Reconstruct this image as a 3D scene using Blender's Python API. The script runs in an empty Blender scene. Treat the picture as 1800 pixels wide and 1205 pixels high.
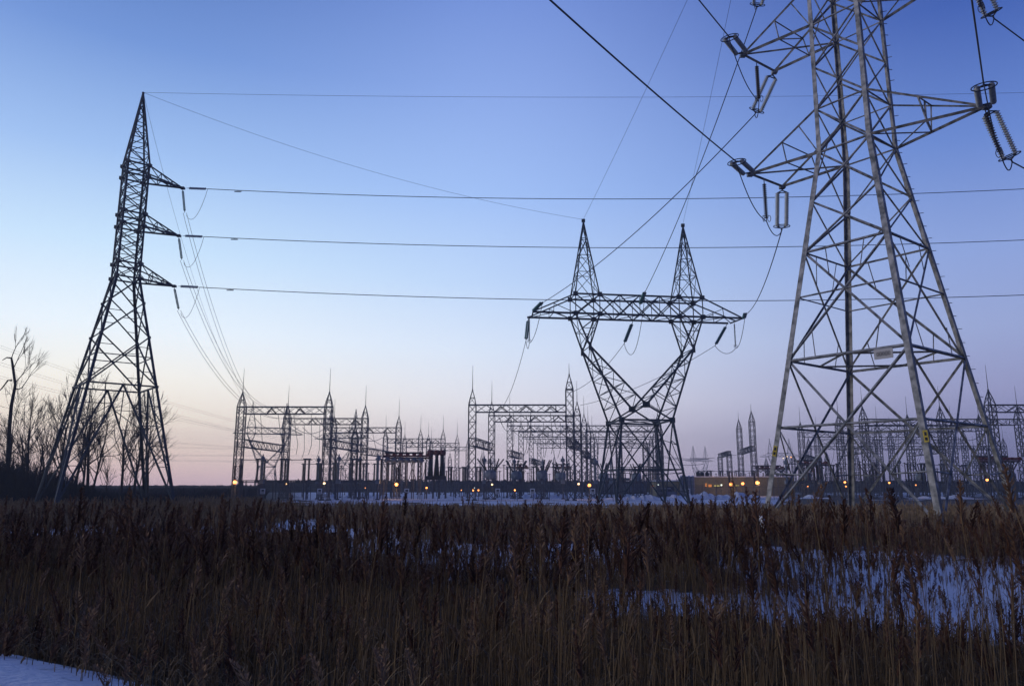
import bpy, math, random
import numpy as np
from mathutils import Vector, Matrix
R = math.radians
sc = bpy.context.scene
C = sc.collection
rng = random.Random(7)
nrg = np.random.default_rng(11)

# ------------------------------------------------------------------ camera
EYE = 2.8
FPX = 1350.0
PITCH = math.atan(252.0 / FPX)
cam_d = bpy.data.cameras.new('camera')
cam = bpy.data.objects.new('camera', cam_d)
C.objects.link(cam)
cam.location = (0, 0, EYE)
cam.rotation_euler = (math.pi / 2 + PITCH, 0, 0)
cam_d.sensor_width = 36.0
cam_d.lens = 36.0 * FPX / 1800.0
cam_d.clip_end = 20000
cam_d.clip_start = 0.05
sc.camera = cam

# ------------------------------------------------------------------ exposure
sc.view_settings.view_transform = 'Standard'
sc.view_settings.look = 'None'
sc.view_settings.gamma = 1.0
sc.view_settings.exposure = 0.0
sc.render.engine = 'CYCLES'
sc.cycles.max_bounces = 5
sc.cycles.diffuse_bounces = 2
sc.cycles.glossy_bounces = 2
sc.cycles.transparent_max_bounces = 12
sc.cycles.volume_bounces = 0

def s2l(c):
    out = []
    for v in c[:3]:
        v = v / 255.0
        out.append(v / 12.92 if v <= 0.04045 else ((v + 0.055) / 1.055) ** 2.4)
    return (out[0], out[1], out[2], 1.0)

# ------------------------------------------------------------------ world (dusk sky)
world = bpy.data.worlds.new('World')
sc.world = world
world.use_nodes = True
wn, wl = world.node_tree.nodes, world.node_tree.links
wn.clear()
w_out = wn.new('ShaderNodeOutputWorld')
w_bg = wn.new('ShaderNodeBackground')
w_bg2 = wn.new('ShaderNodeBackground')
w_add = wn.new('ShaderNodeAddShader')
sky = wn.new('ShaderNodeTexSky')
sky.sky_type = 'NISHITA'
sky.sun_disc = False
sky.sun_elevation = R(1.0)
sky.sun_rotation = R(-50)
w_bg2.inputs[1].default_value = 0.05
wl.new(sky.outputs[0], w_bg2.inputs[0])
tc = wn.new('ShaderNodeTexCoord')
sep = wn.new('ShaderNodeSeparateXYZ')
wl.new(tc.outputs['Generated'], sep.inputs[0])
def wmath(op, a=None, b=None, va=0.0, vb=0.0, clamp=False):
    n = wn.new('ShaderNodeMath'); n.operation = op; n.use_clamp = clamp
    n.inputs[0].default_value = va; n.inputs[1].default_value = vb
    if a is not None: wl.new(a, n.inputs[0])
    if b is not None: wl.new(b, n.inputs[1])
    return n.outputs[0]
elev = wmath('ARCSINE', sep.outputs[2])
elev_n = wmath('DIVIDE', elev, None, 0, R(60), True)
azim = wmath('ARCTAN2', sep.outputs[0], sep.outputs[1])
def ramp(stops):
    n = wn.new('ShaderNodeValToRGB')
    n.color_ramp.interpolation = 'EASE' if False else 'LINEAR'
    e = n.color_ramp.elements
    while len(e) < len(stops): e.new(0.5)
    for i, (deg, col) in enumerate(stops):
        e[i].position = deg / 60.0
        e[i].color = s2l(col)
    wl.new(elev_n, n.inputs[0])
    return n.outputs[0]
# elevation stops in degrees for three headings: toward the glow, ahead, away from it
SKY_L = ramp([(0, (216,184,192)), (1.0, (238,206,200)), (2.4, (253,227,208)), (4.6, (255,241,222)), (7.2, (252,248,238)), (10.5, (234,244,252)), (16, (196,222,246)), (22, (154,186,232)), (29, (110,144,206)), (38, (68,100,168)), (60, (38,60,122))])
SKY_C = ramp([(0, (204,188,206)), (2.5, (222,210,222)), (6, (230,230,240)), (10, (214,227,247)), (15, (184,208,243)), (21, (157,187,238)), (28, (138,166,225)), (35, (114,142,210)), (60, (54,80,150))])
SKY_R = ramp([(0, (106,106,148)), (2.5, (128,128,168)), (6, (150,153,194)), (10, (150,164,208)), (15, (136,158,212)), (22, (100,130,198)), (30, (62,92,168)), (38, (38,64,138)), (60, (30,50,105))])
def mixc(f, a, b):
    n = wn.new('ShaderNodeMix'); n.data_type = 'RGBA'
    wl.new(f, n.inputs[0]); wl.new(a, n.inputs[6]); wl.new(b, n.inputs[7])
    return n.outputs[2]
absd_l = wmath('ABSOLUTE', wmath('SUBTRACT', azim, None, 0, R(-30)))
# 0 at -28 deg -> 1 at +2 deg ; 0 at +2 -> 1 at +34
mrL = wn.new('ShaderNodeMapRange'); mrL.interpolation_type = 'SMOOTHSTEP'
wl.new(absd_l, mrL.inputs[0]); mrL.inputs[1].default_value = 0.0; mrL.inputs[2].default_value = R(36)
mrR = wn.new('ShaderNodeMapRange'); mrR.interpolation_type = 'SMOOTHSTEP'
wl.new(absd_l, mrR.inputs[0]); mrR.inputs[1].default_value = R(24); mrR.inputs[2].default_value = R(66)
col = mixc(mrR.outputs[0], mixc(mrL.outputs[0], SKY_L, SKY_C), SKY_R)
mrB = wn.new('ShaderNodeMapRange'); mrB.interpolation_type = 'SMOOTHSTEP'
wl.new(absd_l, mrB.inputs[0]); mrB.inputs[1].default_value = R(75); mrB.inputs[2].default_value = R(150)
SKY_B = ramp([(0, (50, 55, 92)), (8, (62, 66, 112)), (20, (62, 78, 140)), (40, (48, 68, 136)), (60, (34, 50, 112))])
col = mixc(mrB.outputs[0], col, SKY_B)
wl.new(col, w_bg.inputs[0])
w_bg.inputs[1].default_value = 1.17
wl.new(w_bg.outputs[0], w_add.inputs[0]); wl.new(w_bg2.outputs[0], w_add.inputs[1])
wl.new(w_add.outputs[0], w_out.inputs[0])
w_bg2.inputs[1].default_value = 0.0

# ------------------------------------------------------------------ sun (last soft glow, from the left)
sun_d = bpy.data.lights.new('sun', 'SUN')
sun_d.energy = 0.85
sun_d.angle = R(20)
sun_d.color = (1.0, 0.9, 0.8)
sun = bpy.data.objects.new('sun', sun_d); C.objects.link(sun)
sdir = Vector((math.sin(R(-112)) * math.cos(R(11)), math.cos(R(-112)) * math.cos(R(11)), math.sin(R(11))))
sun.rotation_euler = sdir.to_track_quat('Z', 'Y').to_euler()

# ------------------------------------------------------------------ projection helpers (a photo point at a known distance -> a place)
CP, SP = math.cos(PITCH), math.sin(PITCH)
def P(px, py, depth):
    yr = (602.5 - py) / FPX
    fw = CP - yr * SP; up = SP + yr * CP
    return Vector(((px - 900) / FPX / fw * depth, depth, EYE + up / fw * depth))
def PX(px, depth, z):
    """place at photo column px, distance depth and height z"""
    r = (z - EYE) / depth
    # fwd component: up/fw = r -> yr = (r*CP - SP)/(CP + r*SP)
    yr = (r * CP - SP) / (CP + r * SP)
    fw = CP - yr * SP
    return Vector(((px - 900) / FPX / fw * depth, depth, z))
def proj(x, y, z):
    up = (z - EYE)
    f = y * CP + up * SP
    v = -y * SP + up * CP
    return 900 + FPX * x / f, 602.5 - FPX * v / f

# ------------------------------------------------------------------ materials
def mat_new(name):
    m = bpy.data.materials.new(name); m.use_nodes = True
    nt = m.node_tree; nt.nodes.clear()
    o = nt.nodes.new('ShaderNodeOutputMaterial')
    b = nt.nodes.new('ShaderNodeBsdfPrincipled')
    nt.links.new(b.outputs[0], o.inputs[0])
    return m, nt, b
def noisy(name, c1, c2, scale=4.0, rough=0.7, metal=0.0, detail=4.0, bump=0.0, lo=0.35, hi=0.65, stretch=None):
    m, nt, b = mat_new(name)
    t = nt.nodes.new('ShaderNodeTexCoord')
    src = t.outputs['Object']
    if stretch:
        mp = nt.nodes.new('ShaderNodeMapping'); mp.inputs['Scale'].default_value = stretch
        nt.links.new(src, mp.inputs[0]); src = mp.outputs[0]
    n = nt.nodes.new('ShaderNodeTexNoise'); n.inputs['Scale'].default_value = scale; n.inputs['Detail'].default_value = detail
    nt.links.new(src, n.inputs['Vector'])
    r = nt.nodes.new('ShaderNodeValToRGB')
    r.color_ramp.elements[0].position = lo; r.color_ramp.elements[0].color = (*c1, 1)
    r.color_ramp.elements[1].position = hi; r.color_ramp.elements[1].color = (*c2, 1)
    nt.links.new(n.outputs[0], r.inputs[0]); nt.links.new(r.outputs[0], b.inputs['Base Color'])
    b.inputs['Roughness'].default_value = rough; b.inputs['Metallic'].default_value = metal
    if bump:
        bp = nt.nodes.new('ShaderNodeBump'); bp.inputs['Strength'].default_value = bump
        nt.links.new(n.outputs[0], bp.inputs['Height']); nt.links.new(bp.outputs[0], b.inputs['Normal'])
    return m
def emis(name, colr, strength):
    m, nt, b = mat_new(name)
    b.inputs['Base Color'].default_value = (*colr, 1)
    b.inputs['Emission Color'].default_value = (*colr, 1)
    b.inputs['Emission Strength'].default_value = strength
    return m
M = {}
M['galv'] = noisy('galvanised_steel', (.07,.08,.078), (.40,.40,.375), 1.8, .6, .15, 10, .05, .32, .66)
M['galv_silhouette'] = noisy('silhouette_steel', (.024,.038,.048), (.055,.075,.088), 1.0, .6, .2)  # backlit shade of left tower and pylons put into a dark base colour
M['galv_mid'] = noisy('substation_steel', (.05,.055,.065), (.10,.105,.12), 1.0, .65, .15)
M['glass_ins'] = noisy('glass_insulator', (.32,.36,.35), (.5,.54,.52), 3, .3)
M['teal_ins'] = noisy('green_glass_insulator', (.05,.2,.19), (.1,.3,.27), 3, .35)
M['dark_ins'] = noisy('brown_porcelain', (.012,.01,.012), (.03,.02,.022), 3, .3)
M['cable'] = noisy('aluminium_cable', (.018,.028,.055), (.035,.045,.075), 2, .5, .3)
M['red'] = noisy('red_paint', (.06,.009,.009), (.13,.018,.016), 2, .5)
M['grey_tank'] = noisy('grey_tank_paint', (.10,.13,.15), (.2,.23,.25), 1, .5)
M['brown_ins'] = noisy('glazed_brown', (.03,.02,.02), (.07,.035,.035), 2, .35)
M['black_ins'] = noisy('dark_glaze', (.01,.014,.012), (.03,.035,.03), 2, .35)
M['yellow'] = noisy('yellow_tag', (.55,.42,.03), (.7,.55,.06), 5, .5)
M['plate'] = noisy('enamel_plate', (.22,.23,.25), (.34,.35,.37), 30, .4)
M['white_bag'] = noisy('white_plastic', (.7,.7,.7), (.85,.85,.85), 20, .4)
M['bark'] = noisy('bark', (.012,.010,.010), (.035,.028,.025), 6, .95, 0, 4, .3)
M['twig'] = noisy('twig', (.012,.010,.012), (.028,.022,.022), 4, .95)
M['scrub'] = noisy('scrub', (.02,.018,.018), (.06,.052,.048), .6, .95)
M['block'] = noisy('tan_block_wall', (.19,.175,.10), (.26,.24,.15), 1.5, .9)
M['roof_snow'] = noisy('roof_snow', (.6,.62,.66), (.75,.77,.8), 2, .8)
M['dark'] = noisy('dark_equipment', (.015,.015,.018), (.03,.03,.035), 3, .6)
M['panel'] = noisy('grey_panel', (.11,.13,.16), (.17,.2,.24), 1, .6)
M['concrete'] = noisy('concrete', (.25,.25,.25), (.4,.4,.4), 2, .9)
M['sign'] = noisy('white_sign', (.5,.52,.55), (.65,.67,.7), 9, .5)
M['lamp_orange'] = emis('sodium_lamp', (1.0, .36, .10), 2.4)
M['lamp_warm'] = emis('warm_lamp', (1.0, .72, .42), 1.8)
M['lamp_white'] = emis('white_lamp', (.85, .95, .8), 1.3)
M['win_orange'] = emis('lit_window_orange', (1.0, .36, .06), .55)
M['win_yellow'] = emis('lit_window_yellow', (.5, .45, .12), .7)

# ------------------------------------------------------------------ mesh helpers
class MB:
    def __init__(s): s.v = []; s.f = []
    def add(s, vs, fs):
        o = len(s.v); s.v.extend([tuple(q) for q in vs]); s.f.extend([tuple(i + o for i in f) for f in fs]); return s
    def frame(s, a, b, ref=None):
        d = (b - a); L = d.length
        if L < 1e-6: return None
        d /= L
        r = ref if ref is not None else (Vector((0, 0, 1)) if abs(d.z) < .9 else Vector((1, 0, 0)))
        x = d.cross(r)
        if x.length < 1e-5: x = d.cross(Vector((1, 0, .1)))
        x.normalize(); y = d.cross(x).normalized()
        return d, x, y
    def bar(s, a, b, w, h=None, ref=None):
        a, b = Vector(a), Vector(b); fr = s.frame(a, b, ref)
        if not fr: return s
        d, x, y = fr; h = h or w
        x = x * w / 2; y = y * h / 2
        vs = [a - x - y, a + x - y, a + x + y, a - x + y, b - x - y, b + x - y, b + x + y, b - x + y]
        return s.add(vs, [(3,2,1,0),(4,5,6,7),(0,1,5,4),(1,2,6,5),(2,3,7,6),(3,0,4,7)])
    def angle(s, a, b, w, t, ref):
        """steel angle (L section); ref = direction toward the open side"""
        a, b = Vector(a), Vector(b)
        d = (b - a)
        if d.length < 1e-6: return s
        d.normalize()
        r = (ref - d * ref.dot(d))
        if r.length < 1e-5: return s.bar(a, b, w)
        r.normalize(); q = d.cross(r).normalized()
        e1 = (r + q).normalized(); e2 = (r - q).normalized()
        pts = [Vector((0,0,0)), e1 * w, e1 * w + e2 * t, e1 * t + e2 * t, e2 * w + e1 * t, e2 * w]
        off = -r * w * .35
        vs = [a + off + p for p in pts] + [b + off + p for p in pts]
        fs = [(i, (i + 1) % 6, (i + 1) % 6 + 6, i + 6) for i in range(6)] + [(0,1,2,3),(0,3,4,5),(9,8,7,6),(11,10,9,6)]
        return s.add(vs, fs)
    def tube(s, pts, r, n=6, r2=None, cap=True):
        pts = [Vector(p) for p in pts]; m = len(pts)
        rr = r if isinstance(r, (list, tuple)) else [r + ((r2 if r2 is not None else r) - r) * i / max(1, m - 1) for i in range(m)]
        prev = None; vs = []
        for i, p in enumerate(pts):
            d = (pts[min(i + 1, m - 1)] - pts[max(i - 1, 0)])
            if d.length < 1e-9: d = Vector((0, 0, 1))
            d.normalize()
            if prev is None:
                x = d.cross(Vector((0, 0, 1)) if abs(d.z) < .9 else Vector((1, 0, 0))).normalized()
            else:
                x = (prev - d * prev.dot(d)).normalized()
            prev = x; y = d.cross(x)
            for k in range(n):
                a = 2 * math.pi * k / n
                vs.append(p + (x * math.cos(a) + y * math.sin(a)) * rr[i])
        fs = []
        for i in range(m - 1):
            for k in range(n):
                fs.append((i*n+k, i*n+(k+1)%n, (i+1)*n+(k+1)%n, (i+1)*n+k))
        if cap:
            fs.append(tuple(range(n - 1, -1, -1))); fs.append(tuple((m-1)*n + k for k in range(n)))
        return s.add(vs, fs)
    def lathe(s, a, b, prof, n=8):
        """prof: list of (t along a->b, radius)"""
        a, b = Vector(a), Vector(b); d, x, y = s.frame(a, b)
        vs = []; m = len(prof)
        for t, r in prof:
            c = a + (b - a) * t
            for k in range(n):
                an = 2 * math.pi * k / n
                vs.append(c + (x * math.cos(an) + y * math.sin(an)) * r)
        fs = [(i*n+k, i*n+(k+1)%n, (i+1)*n+(k+1)%n, (i+1)*n+k) for i in range(m-1) for k in range(n)]
        fs.append(tuple(range(n - 1, -1, -1))); fs.append(tuple((m-1)*n + k for k in range(n)))
        return s.add(vs, fs)
    def sheds(s, a, b, r, n_sheds, core=.35, n=8):
        prof = [(0, r * core)]
        for i in range(n_sheds):
            t0 = i / n_sheds; dt = 1 / n_sheds
            prof += [(t0 + dt * .15, r * core), (t0 + dt * .45, r), (t0 + dt * .6, r), (t0 + dt * .75, r * core)]
        prof.append((1, r * core))
        return s.lathe(a, b, prof, n)
    def ball(s, c, r, n=8, sz=1.0):
        c = Vector(c); k = max(4, n // 2)
        prof = [((1 - math.cos(math.pi * i / k)) / 2, math.sin(math.pi * i / k) * r) for i in range(1, k)]
        return s.lathe(c - Vector((0, 0, r * sz)), c + Vector((0, 0, r * sz)), prof, n)
    def ring(s, c, ax, ay, r, n=20, tn=5):
        """closed loop with half-axes ax, ay (vectors)"""
        c = Vector(c)
        pts = [c + ax * math.cos(2*math.pi*i/n) + ay * math.sin(2*math.pi*i/n) for i in range(n + 1)]
        return s.tube(pts, r, tn, cap=False)
    def box(s, lo, hi):
        (x0,y0,z0),(x1,y1,z1) = lo, hi
        vs = [(x0,y0,z0),(x1,y0,z0),(x1,y1,z0),(x0,y1,z0),(x0,y0,z1),(x1,y0,z1),(x1,y1,z1),(x0,y1,z1)]
        return s.add(vs, [(3,2,1,0),(4,5,6,7),(0,1,5,4),(1,2,6,5),(2,3,7,6),(3,0,4,7)])
    def build(s, name, mat, parent=None, smooth=False, origin=None):
        me = bpy.data.meshes.new(name)
        og = Vector(origin) if origin is not None else (parent_world(parent) if parent else Vector((0,0,0)))
        vs = [(x - og.x, y - og.y, z - og.z) for x, y, z in s.v]
        me.from_pydata(vs, [], s.f); me.update()
        me.materials.append(mat)
        if smooth: me.polygons.foreach_set('use_smooth', [True] * len(me.polygons))
        o = bpy.data.objects.new(name, me); C.objects.link(o)
        if parent: o.parent = parent
        else: o.location = og
        return o
def parent_world(p):
    v = Vector((0, 0, 0))
    while p is not None: v += Vector(p.location); p = p.parent
    return v
def tag(o, label=None, cat=None, group=None, kind=None):
    if label: o['label'] = label
    if cat: o['category'] = cat
    if group: o['group'] = group
    if kind: o['kind'] = kind
    return o
def thing(name, label, cat, loc, group=None):
    o = bpy.data.objects.new(name, None); C.objects.link(o); o.location = loc
    o.empty_display_size = .5
    return tag(o, label, cat, group)
def copy_part(src, parent, loc=(0,0,0), rz=0, scale=None, kids=True):
    c = src.copy(); C.objects.link(c); c.parent = parent; c.location = loc; c.rotation_euler = (0, 0, rz)
    if scale: c.scale = scale
    if kids:
        for k in src.children: copy_part(k, c, k.location, k.rotation_euler.z, kids=True)
    return c
def hide_templates(): pass
def lerp(a, b, t): return a + (b - a) * t

# ================================================================== GROUND
def sstep(a, b, x):
    t = np.clip((x - a) / (b - a), 0, 1); return t * t * (3 - 2 * t)
_w = [(nrg.uniform(.02, 1.1), nrg.uniform(0, 6.28), nrg.uniform(0, 6.28)) for _ in range(14)]
def wob(x, y, sc_=1.0):
    r = 0
    for i, (f, a, p) in enumerate(_w):
        ff = (.12 * 1.45 ** (i % 7)) * sc_
        r = r + np.sin(ff * (x * math.cos(a) + y * math.sin(a)) + p) / (1 + .35 * (i % 7))
    return r / 5.0
E1 = (-5.2, 7.5); NRM = (0.538, 0.843)
def ground_z(x, y):
    s = (x - E1[0]) * NRM[0] + (y - E1[1]) * NRM[1]
    base = 1.2 * (1 - sstep(-.2, 4.2, s + .25 * wob(x, y, 6)))
    return base + (.05 * wob(x, y, 3) + .02 * wob(x, y, 14)) * sstep(-3, 3, s)
def proj_np(x, y, z):
    up = z - EYE; f = y * CP + up * SP; v = -y * SP + up * CP
    f = np.maximum(f, .1)
    return 900 + FPX * x / f, 602.5 - FPX * v / f
def soft(a, b, c, d, v):  # trapezoid
    return sstep(a, b, v) * (1 - sstep(c, d, v))
def snow_img(px, py):
    m = soft(1230, 1310, 2400, 2500, px) * soft(975, 990, 1085, 1165, py + (1800 - px) * .05) * np.interp(px, [1230, 1500, 1750], [.68, .85, 1])
    m = np.maximum(m, soft(880, 1120, 1330, 1420, px) * soft(1034, 1048, 1066, 1112, py) * .62)
    m = np.maximum(m, soft(500, 660, 1150, 1260, px) * soft(946, 960, 998, 1034, py) * .75)
    m = np.maximum(m, soft(-200, 40, 620, 800, px) * soft(920, 929, 950, 968, py) * .9)
    m = np.maximum(m, soft(480, 590, 1345, 1400, px) * soft(855, 860, 886, 890, py + (900 - px) * .004))
    m = np.maximum(m, soft(1400, 1500, 1900, 2100, px) * soft(855, 857, 868, 873, py) * .7)
    m = np.maximum(m, soft(195, 205, 235, 250, px) * soft(867, 870, 876, 879, py))
    return np.clip(m, 0, 1)
def snow_open(x, y):
    """1 where the marsh is open snow/ice without reeds"""
    px, py = proj_np(x, y, np.zeros_like(x))
    py = py + 13 * wob(x * 3, y * 1.2, 1.6) + 7 * wob(x * 9, y * 5, 3.1); px = px + 60 * wob(y, x, 2.2)
    return snow_img(px, py)
def keep_low(px, base, top, prob, r_):
    """reeds in front of an open patch mostly stay lower than the patch"""
    out = top.copy(); sel = r_.random(len(px)) < prob; done = np.zeros(len(px), bool)
    jit = r_.uniform(-14, 10, len(px)); jr = r_.random(len(px))
    for st in range(0, 300, 6):
        y = base - 14 - st
        hit = sel & ~done & (y > top) & (snow_img(px + 60 * wob(y * .2, px * .02, 2.2), y) > .3 + .35 * jr)
        out = np.where(hit, y + jit, out); done |= hit
    return out
ys = [-30, -15, -6, 0]
y_ = 3.0
while y_ < 6000: ys.append(y_); y_ *= 1.018 if y_ < 400 else 1.08
ys = np.array(ys); K = 161
us = np.linspace(-1, 1, K)
GX = np.sign(us)[None, :] * (np.abs(us)[None, :] ** 1.15) * (np.maximum(ys, 8)[:, None] * 1.0 + 25)
GY = np.repeat(ys[:, None], K, 1)
GZ = ground_z(GX, GY)
me = bpy.data.meshes.new('ground')
n0 = len(ys)
V = np.stack([GX, GY, GZ], -1).reshape(-1, 3)
idx = np.arange(n0 * K).reshape(n0, K)
F = np.stack([idx[:-1, :-1], idx[:-1, 1:], idx[1:, 1:], idx[1:, :-1]], -1).reshape(-1, 4)
def fast_mesh(me, V, F, mats, smooth=False, mi=None):
    nf, k = F.shape
    me.vertices.add(len(V)); me.vertices.foreach_set('co', V.astype(np.float32).ravel())
    me.loops.add(nf * k); me.loops.foreach_set('vertex_index', F.astype(np.int32).ravel())
    me.polygons.add(nf); me.polygons.foreach_set('loop_start', np.arange(nf, dtype=np.int32) * k)
    try: me.polygons.foreach_set('loop_total', np.full(nf, k, np.int32))
    except Exception: pass
    if smooth: me.polygons.foreach_set('use_smooth', np.ones(nf, bool))
    for m in mats: me.materials.append(m)
    if mi is not None: me.polygons.foreach_set('material_index', mi.astype(np.int32))
    me.update(calc_edges=True)
def snow_mask_material():
    m, nt, b = mat_new('snow_and_litter')
    at = nt.nodes.new('ShaderNodeAttribute'); at.attribute_name = 'snow'
    t = nt.nodes.new('ShaderNodeTexCoord')
    n = nt.nodes.new('ShaderNodeTexNoise'); n.inputs['Scale'].default_value = 2.5; n.inputs['Detail'].default_value = 8
    nt.links.new(t.outputs['Object'], n.inputs['Vector'])
    add = nt.nodes.new('ShaderNodeMath'); add.operation = 'ADD'
    nt.links.new(at.outputs['Fac'], add.inputs[0]); nt.links.new(n.outputs[0], add.inputs[1])
    r = nt.nodes.new('ShaderNodeValToRGB')
    r.color_ramp.elements[0].position = .72; r.color_ramp.elements[0].color = (.035, .025, .018, 1)
    r.color_ramp.elements[1].position = .98; r.color_ramp.elements[1].color = (.72, .75, .80, 1)
    nt.links.new(add.outputs[0], r.inputs[0]); nt.links.new(r.outputs[0], b.inputs['Base Color'])
    n2 = nt.nodes.new('ShaderNodeTexNoise'); n2.inputs['Scale'].default_value = 9; n2.inputs['Detail'].default_value = 8
    nt.links.new(t.outputs['Object'], n2.inputs['Vector'])
    bp = nt.nodes.new('ShaderNodeBump'); bp.inputs['Strength'].default_value = .5; bp.inputs['Distance'].default_value = .12
    nt.links.new(n2.outputs[0], bp.inputs['Height']); nt.links.new(bp.outputs[0], b.inputs['Normal'])
    b.inputs['Roughness'].default_value = .85
    return m
M['snow'] = snow_mask_material()
fast_mesh(me, V, F, [M['snow']], True)
sroad = ((V[:, 0] - E1[0]) * NRM[0] + (V[:, 1] - E1[1]) * NRM[1])
ssnow = np.maximum(snow_open(V[:, 0], np.maximum(V[:, 1], 6)), 1 - sstep(.3, 1.6, sroad))
ssnow = np.where(V[:, 1] < 8, np.maximum(ssnow, .6), ssnow); ssnow = np.where(sroad < .9, .6, ssnow)
at = me.attributes.new('snow', 'FLOAT', 'POINT'); at.data.foreach_set('value', ssnow.astype(np.float32))
g = bpy.data.objects.new('ground', me); C.objects.link(g); tag(g, kind='structure')

# ================================================================== LATTICE TOOLS
def corners(cx, cy, z, a, phi):
    return [Vector((cx + a * math.cos(R(phi + 90 * k)), cy + a * math.sin(R(phi + 90 * k)), z)) for k in range(4)]
def cross_t(w0, w1):   # fraction from the first end where an X over a trapezoid crosses
    return w0 / (w0 + w1)

# ================================================================== NEAR TOWER
NC = (29.55, 61.6); NPHI = -6.5
def na(z):  # half diagonal at height z above the ground
    h = z - EYE
    return 3.2 + (28.2 - h) * .2044 if h < 28.2 else 3.2 - (h - 28.2) * .012
def ncor(z): return corners(NC[0], NC[1], z, na(z), NPHI)
near = thing('transmission_tower', 'tall pale grey steel lattice tower standing in the reeds at the right, nearest the camera', 'transmission tower', (NC[0], NC[1], 0), 'lattice transmission towers')
WZ = 28.2 + EYE
cen = lambda z: Vector((NC[0], NC[1], z))
levels_low = [-.3, 10.1 + EYE, 19.3 + EYE, 23.8 + EYE, WZ]
levels_up = [WZ + 4 * i for i in range(8)]
for k in range(4):
    mb = MB()
    zs = levels_low + levels_up[1:]
    for z0, z1 in zip(zs[:-1], zs[1:]):
        a, b = ncor(z0)[k], ncor(z1)[k]
        ref = (cen((z0+z1)/2) - (a + b) / 2); ref.z = 0
        w = .42 if z1 <= WZ else .36
        mb.angle(a, b, w, .05, ref)
        # splice plates with bolts
        m = lerp(a, b, .04); mb.angle(m, lerp(a, b, min(.98, .04 + 1.2 / (b - a).length)), w * 1.08, .07, ref)
    mb.box((ncor(0)[k].x - .5, ncor(0)[k].y - .5, -.4), (ncor(0)[k].x + .5, ncor(0)[k].y + .5, .35)) if False else None
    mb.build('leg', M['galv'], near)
    fb = MB(); c0 = ncor(0)[k]; fb.lathe(c0 - Vector((0,0,.5)), c0 + Vector((0,0,.35)), [(0,.6),(.9,.5),(1,.45)], 10); fb.build('footing', M['concrete'], near)
# face bracing
def face_pts(z, k): c = ncor(z); return c[k], c[(k + 1) % 4]
for k in range(4):
    br = MB()
    mid_n = lambda z: (cen(z) - (face_pts(z, k)[0] + face_pts(z, k)[1]) / 2)
    def A(a, b, w, f=0):
        n = cen((a.z + b.z) / 2) - (a + b) / 2; n.z = 0
        n = mid_n(10).normalized()
        br.angle(a + n * f, b + n * f, w * .66, .03, n + Vector((0, 0, .35)))
    # foot panel
    z0, z1 = -.1, 10.1 + EYE
    a0, b0 = face_pts(z0, k); a1, b1 = face_pts(z1, k)
    A(a0, b1, .26); A(b0, a1, .26, .12)
    t = cross_t((a1 - b1).length, (a0 - b0).length)      # from the top
    zc = z1 + (z0 - z1) * t
    X = lerp(a1, b0, t); pc = face_pts(zc, k)
    A(pc[0], X, .22); A(X, pc[1], .22)
    A(a1, b1, .28)
    for s_, (leg0, leg1, opp) in enumerate(((a0, pc[0], X), (b0, pc[1], X))):
        m = lerp(leg0, opp, .5)         # on the diagonal
        A(pc[s_], m, .16)
        q = lerp(leg0, pc[s_], .52); A(q, m, .13)
    # X panel with crossing-level strut
    z2 = 19.3 + EYE; a2, b2 = face_pts(z2, k)
    A(a1, b2, .24); A(b1, a2, .24, .12); A(a2, b2, .24)
    t = cross_t((a2 - b2).length, (a1 - b1).length); zc = z2 + (z1 - z2) * t
    X = lerp(a2, b1, t); pc = face_pts(zc, k); A(pc[0], X, .16); A(X, pc[1], .16)
    md = lerp(a1, b1, .25); A(md, lerp(a1, b2, .25) , .1); md = lerp(a1, b1, .75); A(md, lerp(b1, a2, .25), .1)
    A(lerp(a2, b2, .27), lerp(a2, b1, .27), .1); A(lerp(a2, b2, .73), lerp(b2, a1, .27), .1)
    # upper narrow panels
    zs = [z2, 23.8 + EYE, WZ]
    for za, zb in zip(zs[:-1], zs[1:]):
        p, q = face_pts(za, k); r_, s_ = face_pts(zb, k)
        A(p, s_, .2); A(q, r_, .2, .1)
        if za > z2: A(r_, s_, .22)
    for i in range(7):
        p, q = face_pts(levels_up[i], k); r_, s_ = face_pts(levels_up[i + 1], k)
        A(p, s_, .19); A(q, r_, .19, .1)
        if (i + 1) % 3 == 0 or i % 3 == 0: A(r_, s_, .17)
    br.build('bracing', M['galv'], near)
# diaphragm
dm = MB()
for z in (10.1 + EYE,):
    c = ncor(z)
    dm.angle(c[0], c[2], .16, .03, Vector((0,0,1))) if z > 20 else None
    ms = [(c[i] + c[(i+1)%4]) / 2 for i in range(4)]
    for i in range(4): dm.angle(ms[i], ms[(i+1)%4], .17, .03, Vector((0,0,1)))
dm.build('diaphragm', M['galv'], near)
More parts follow.
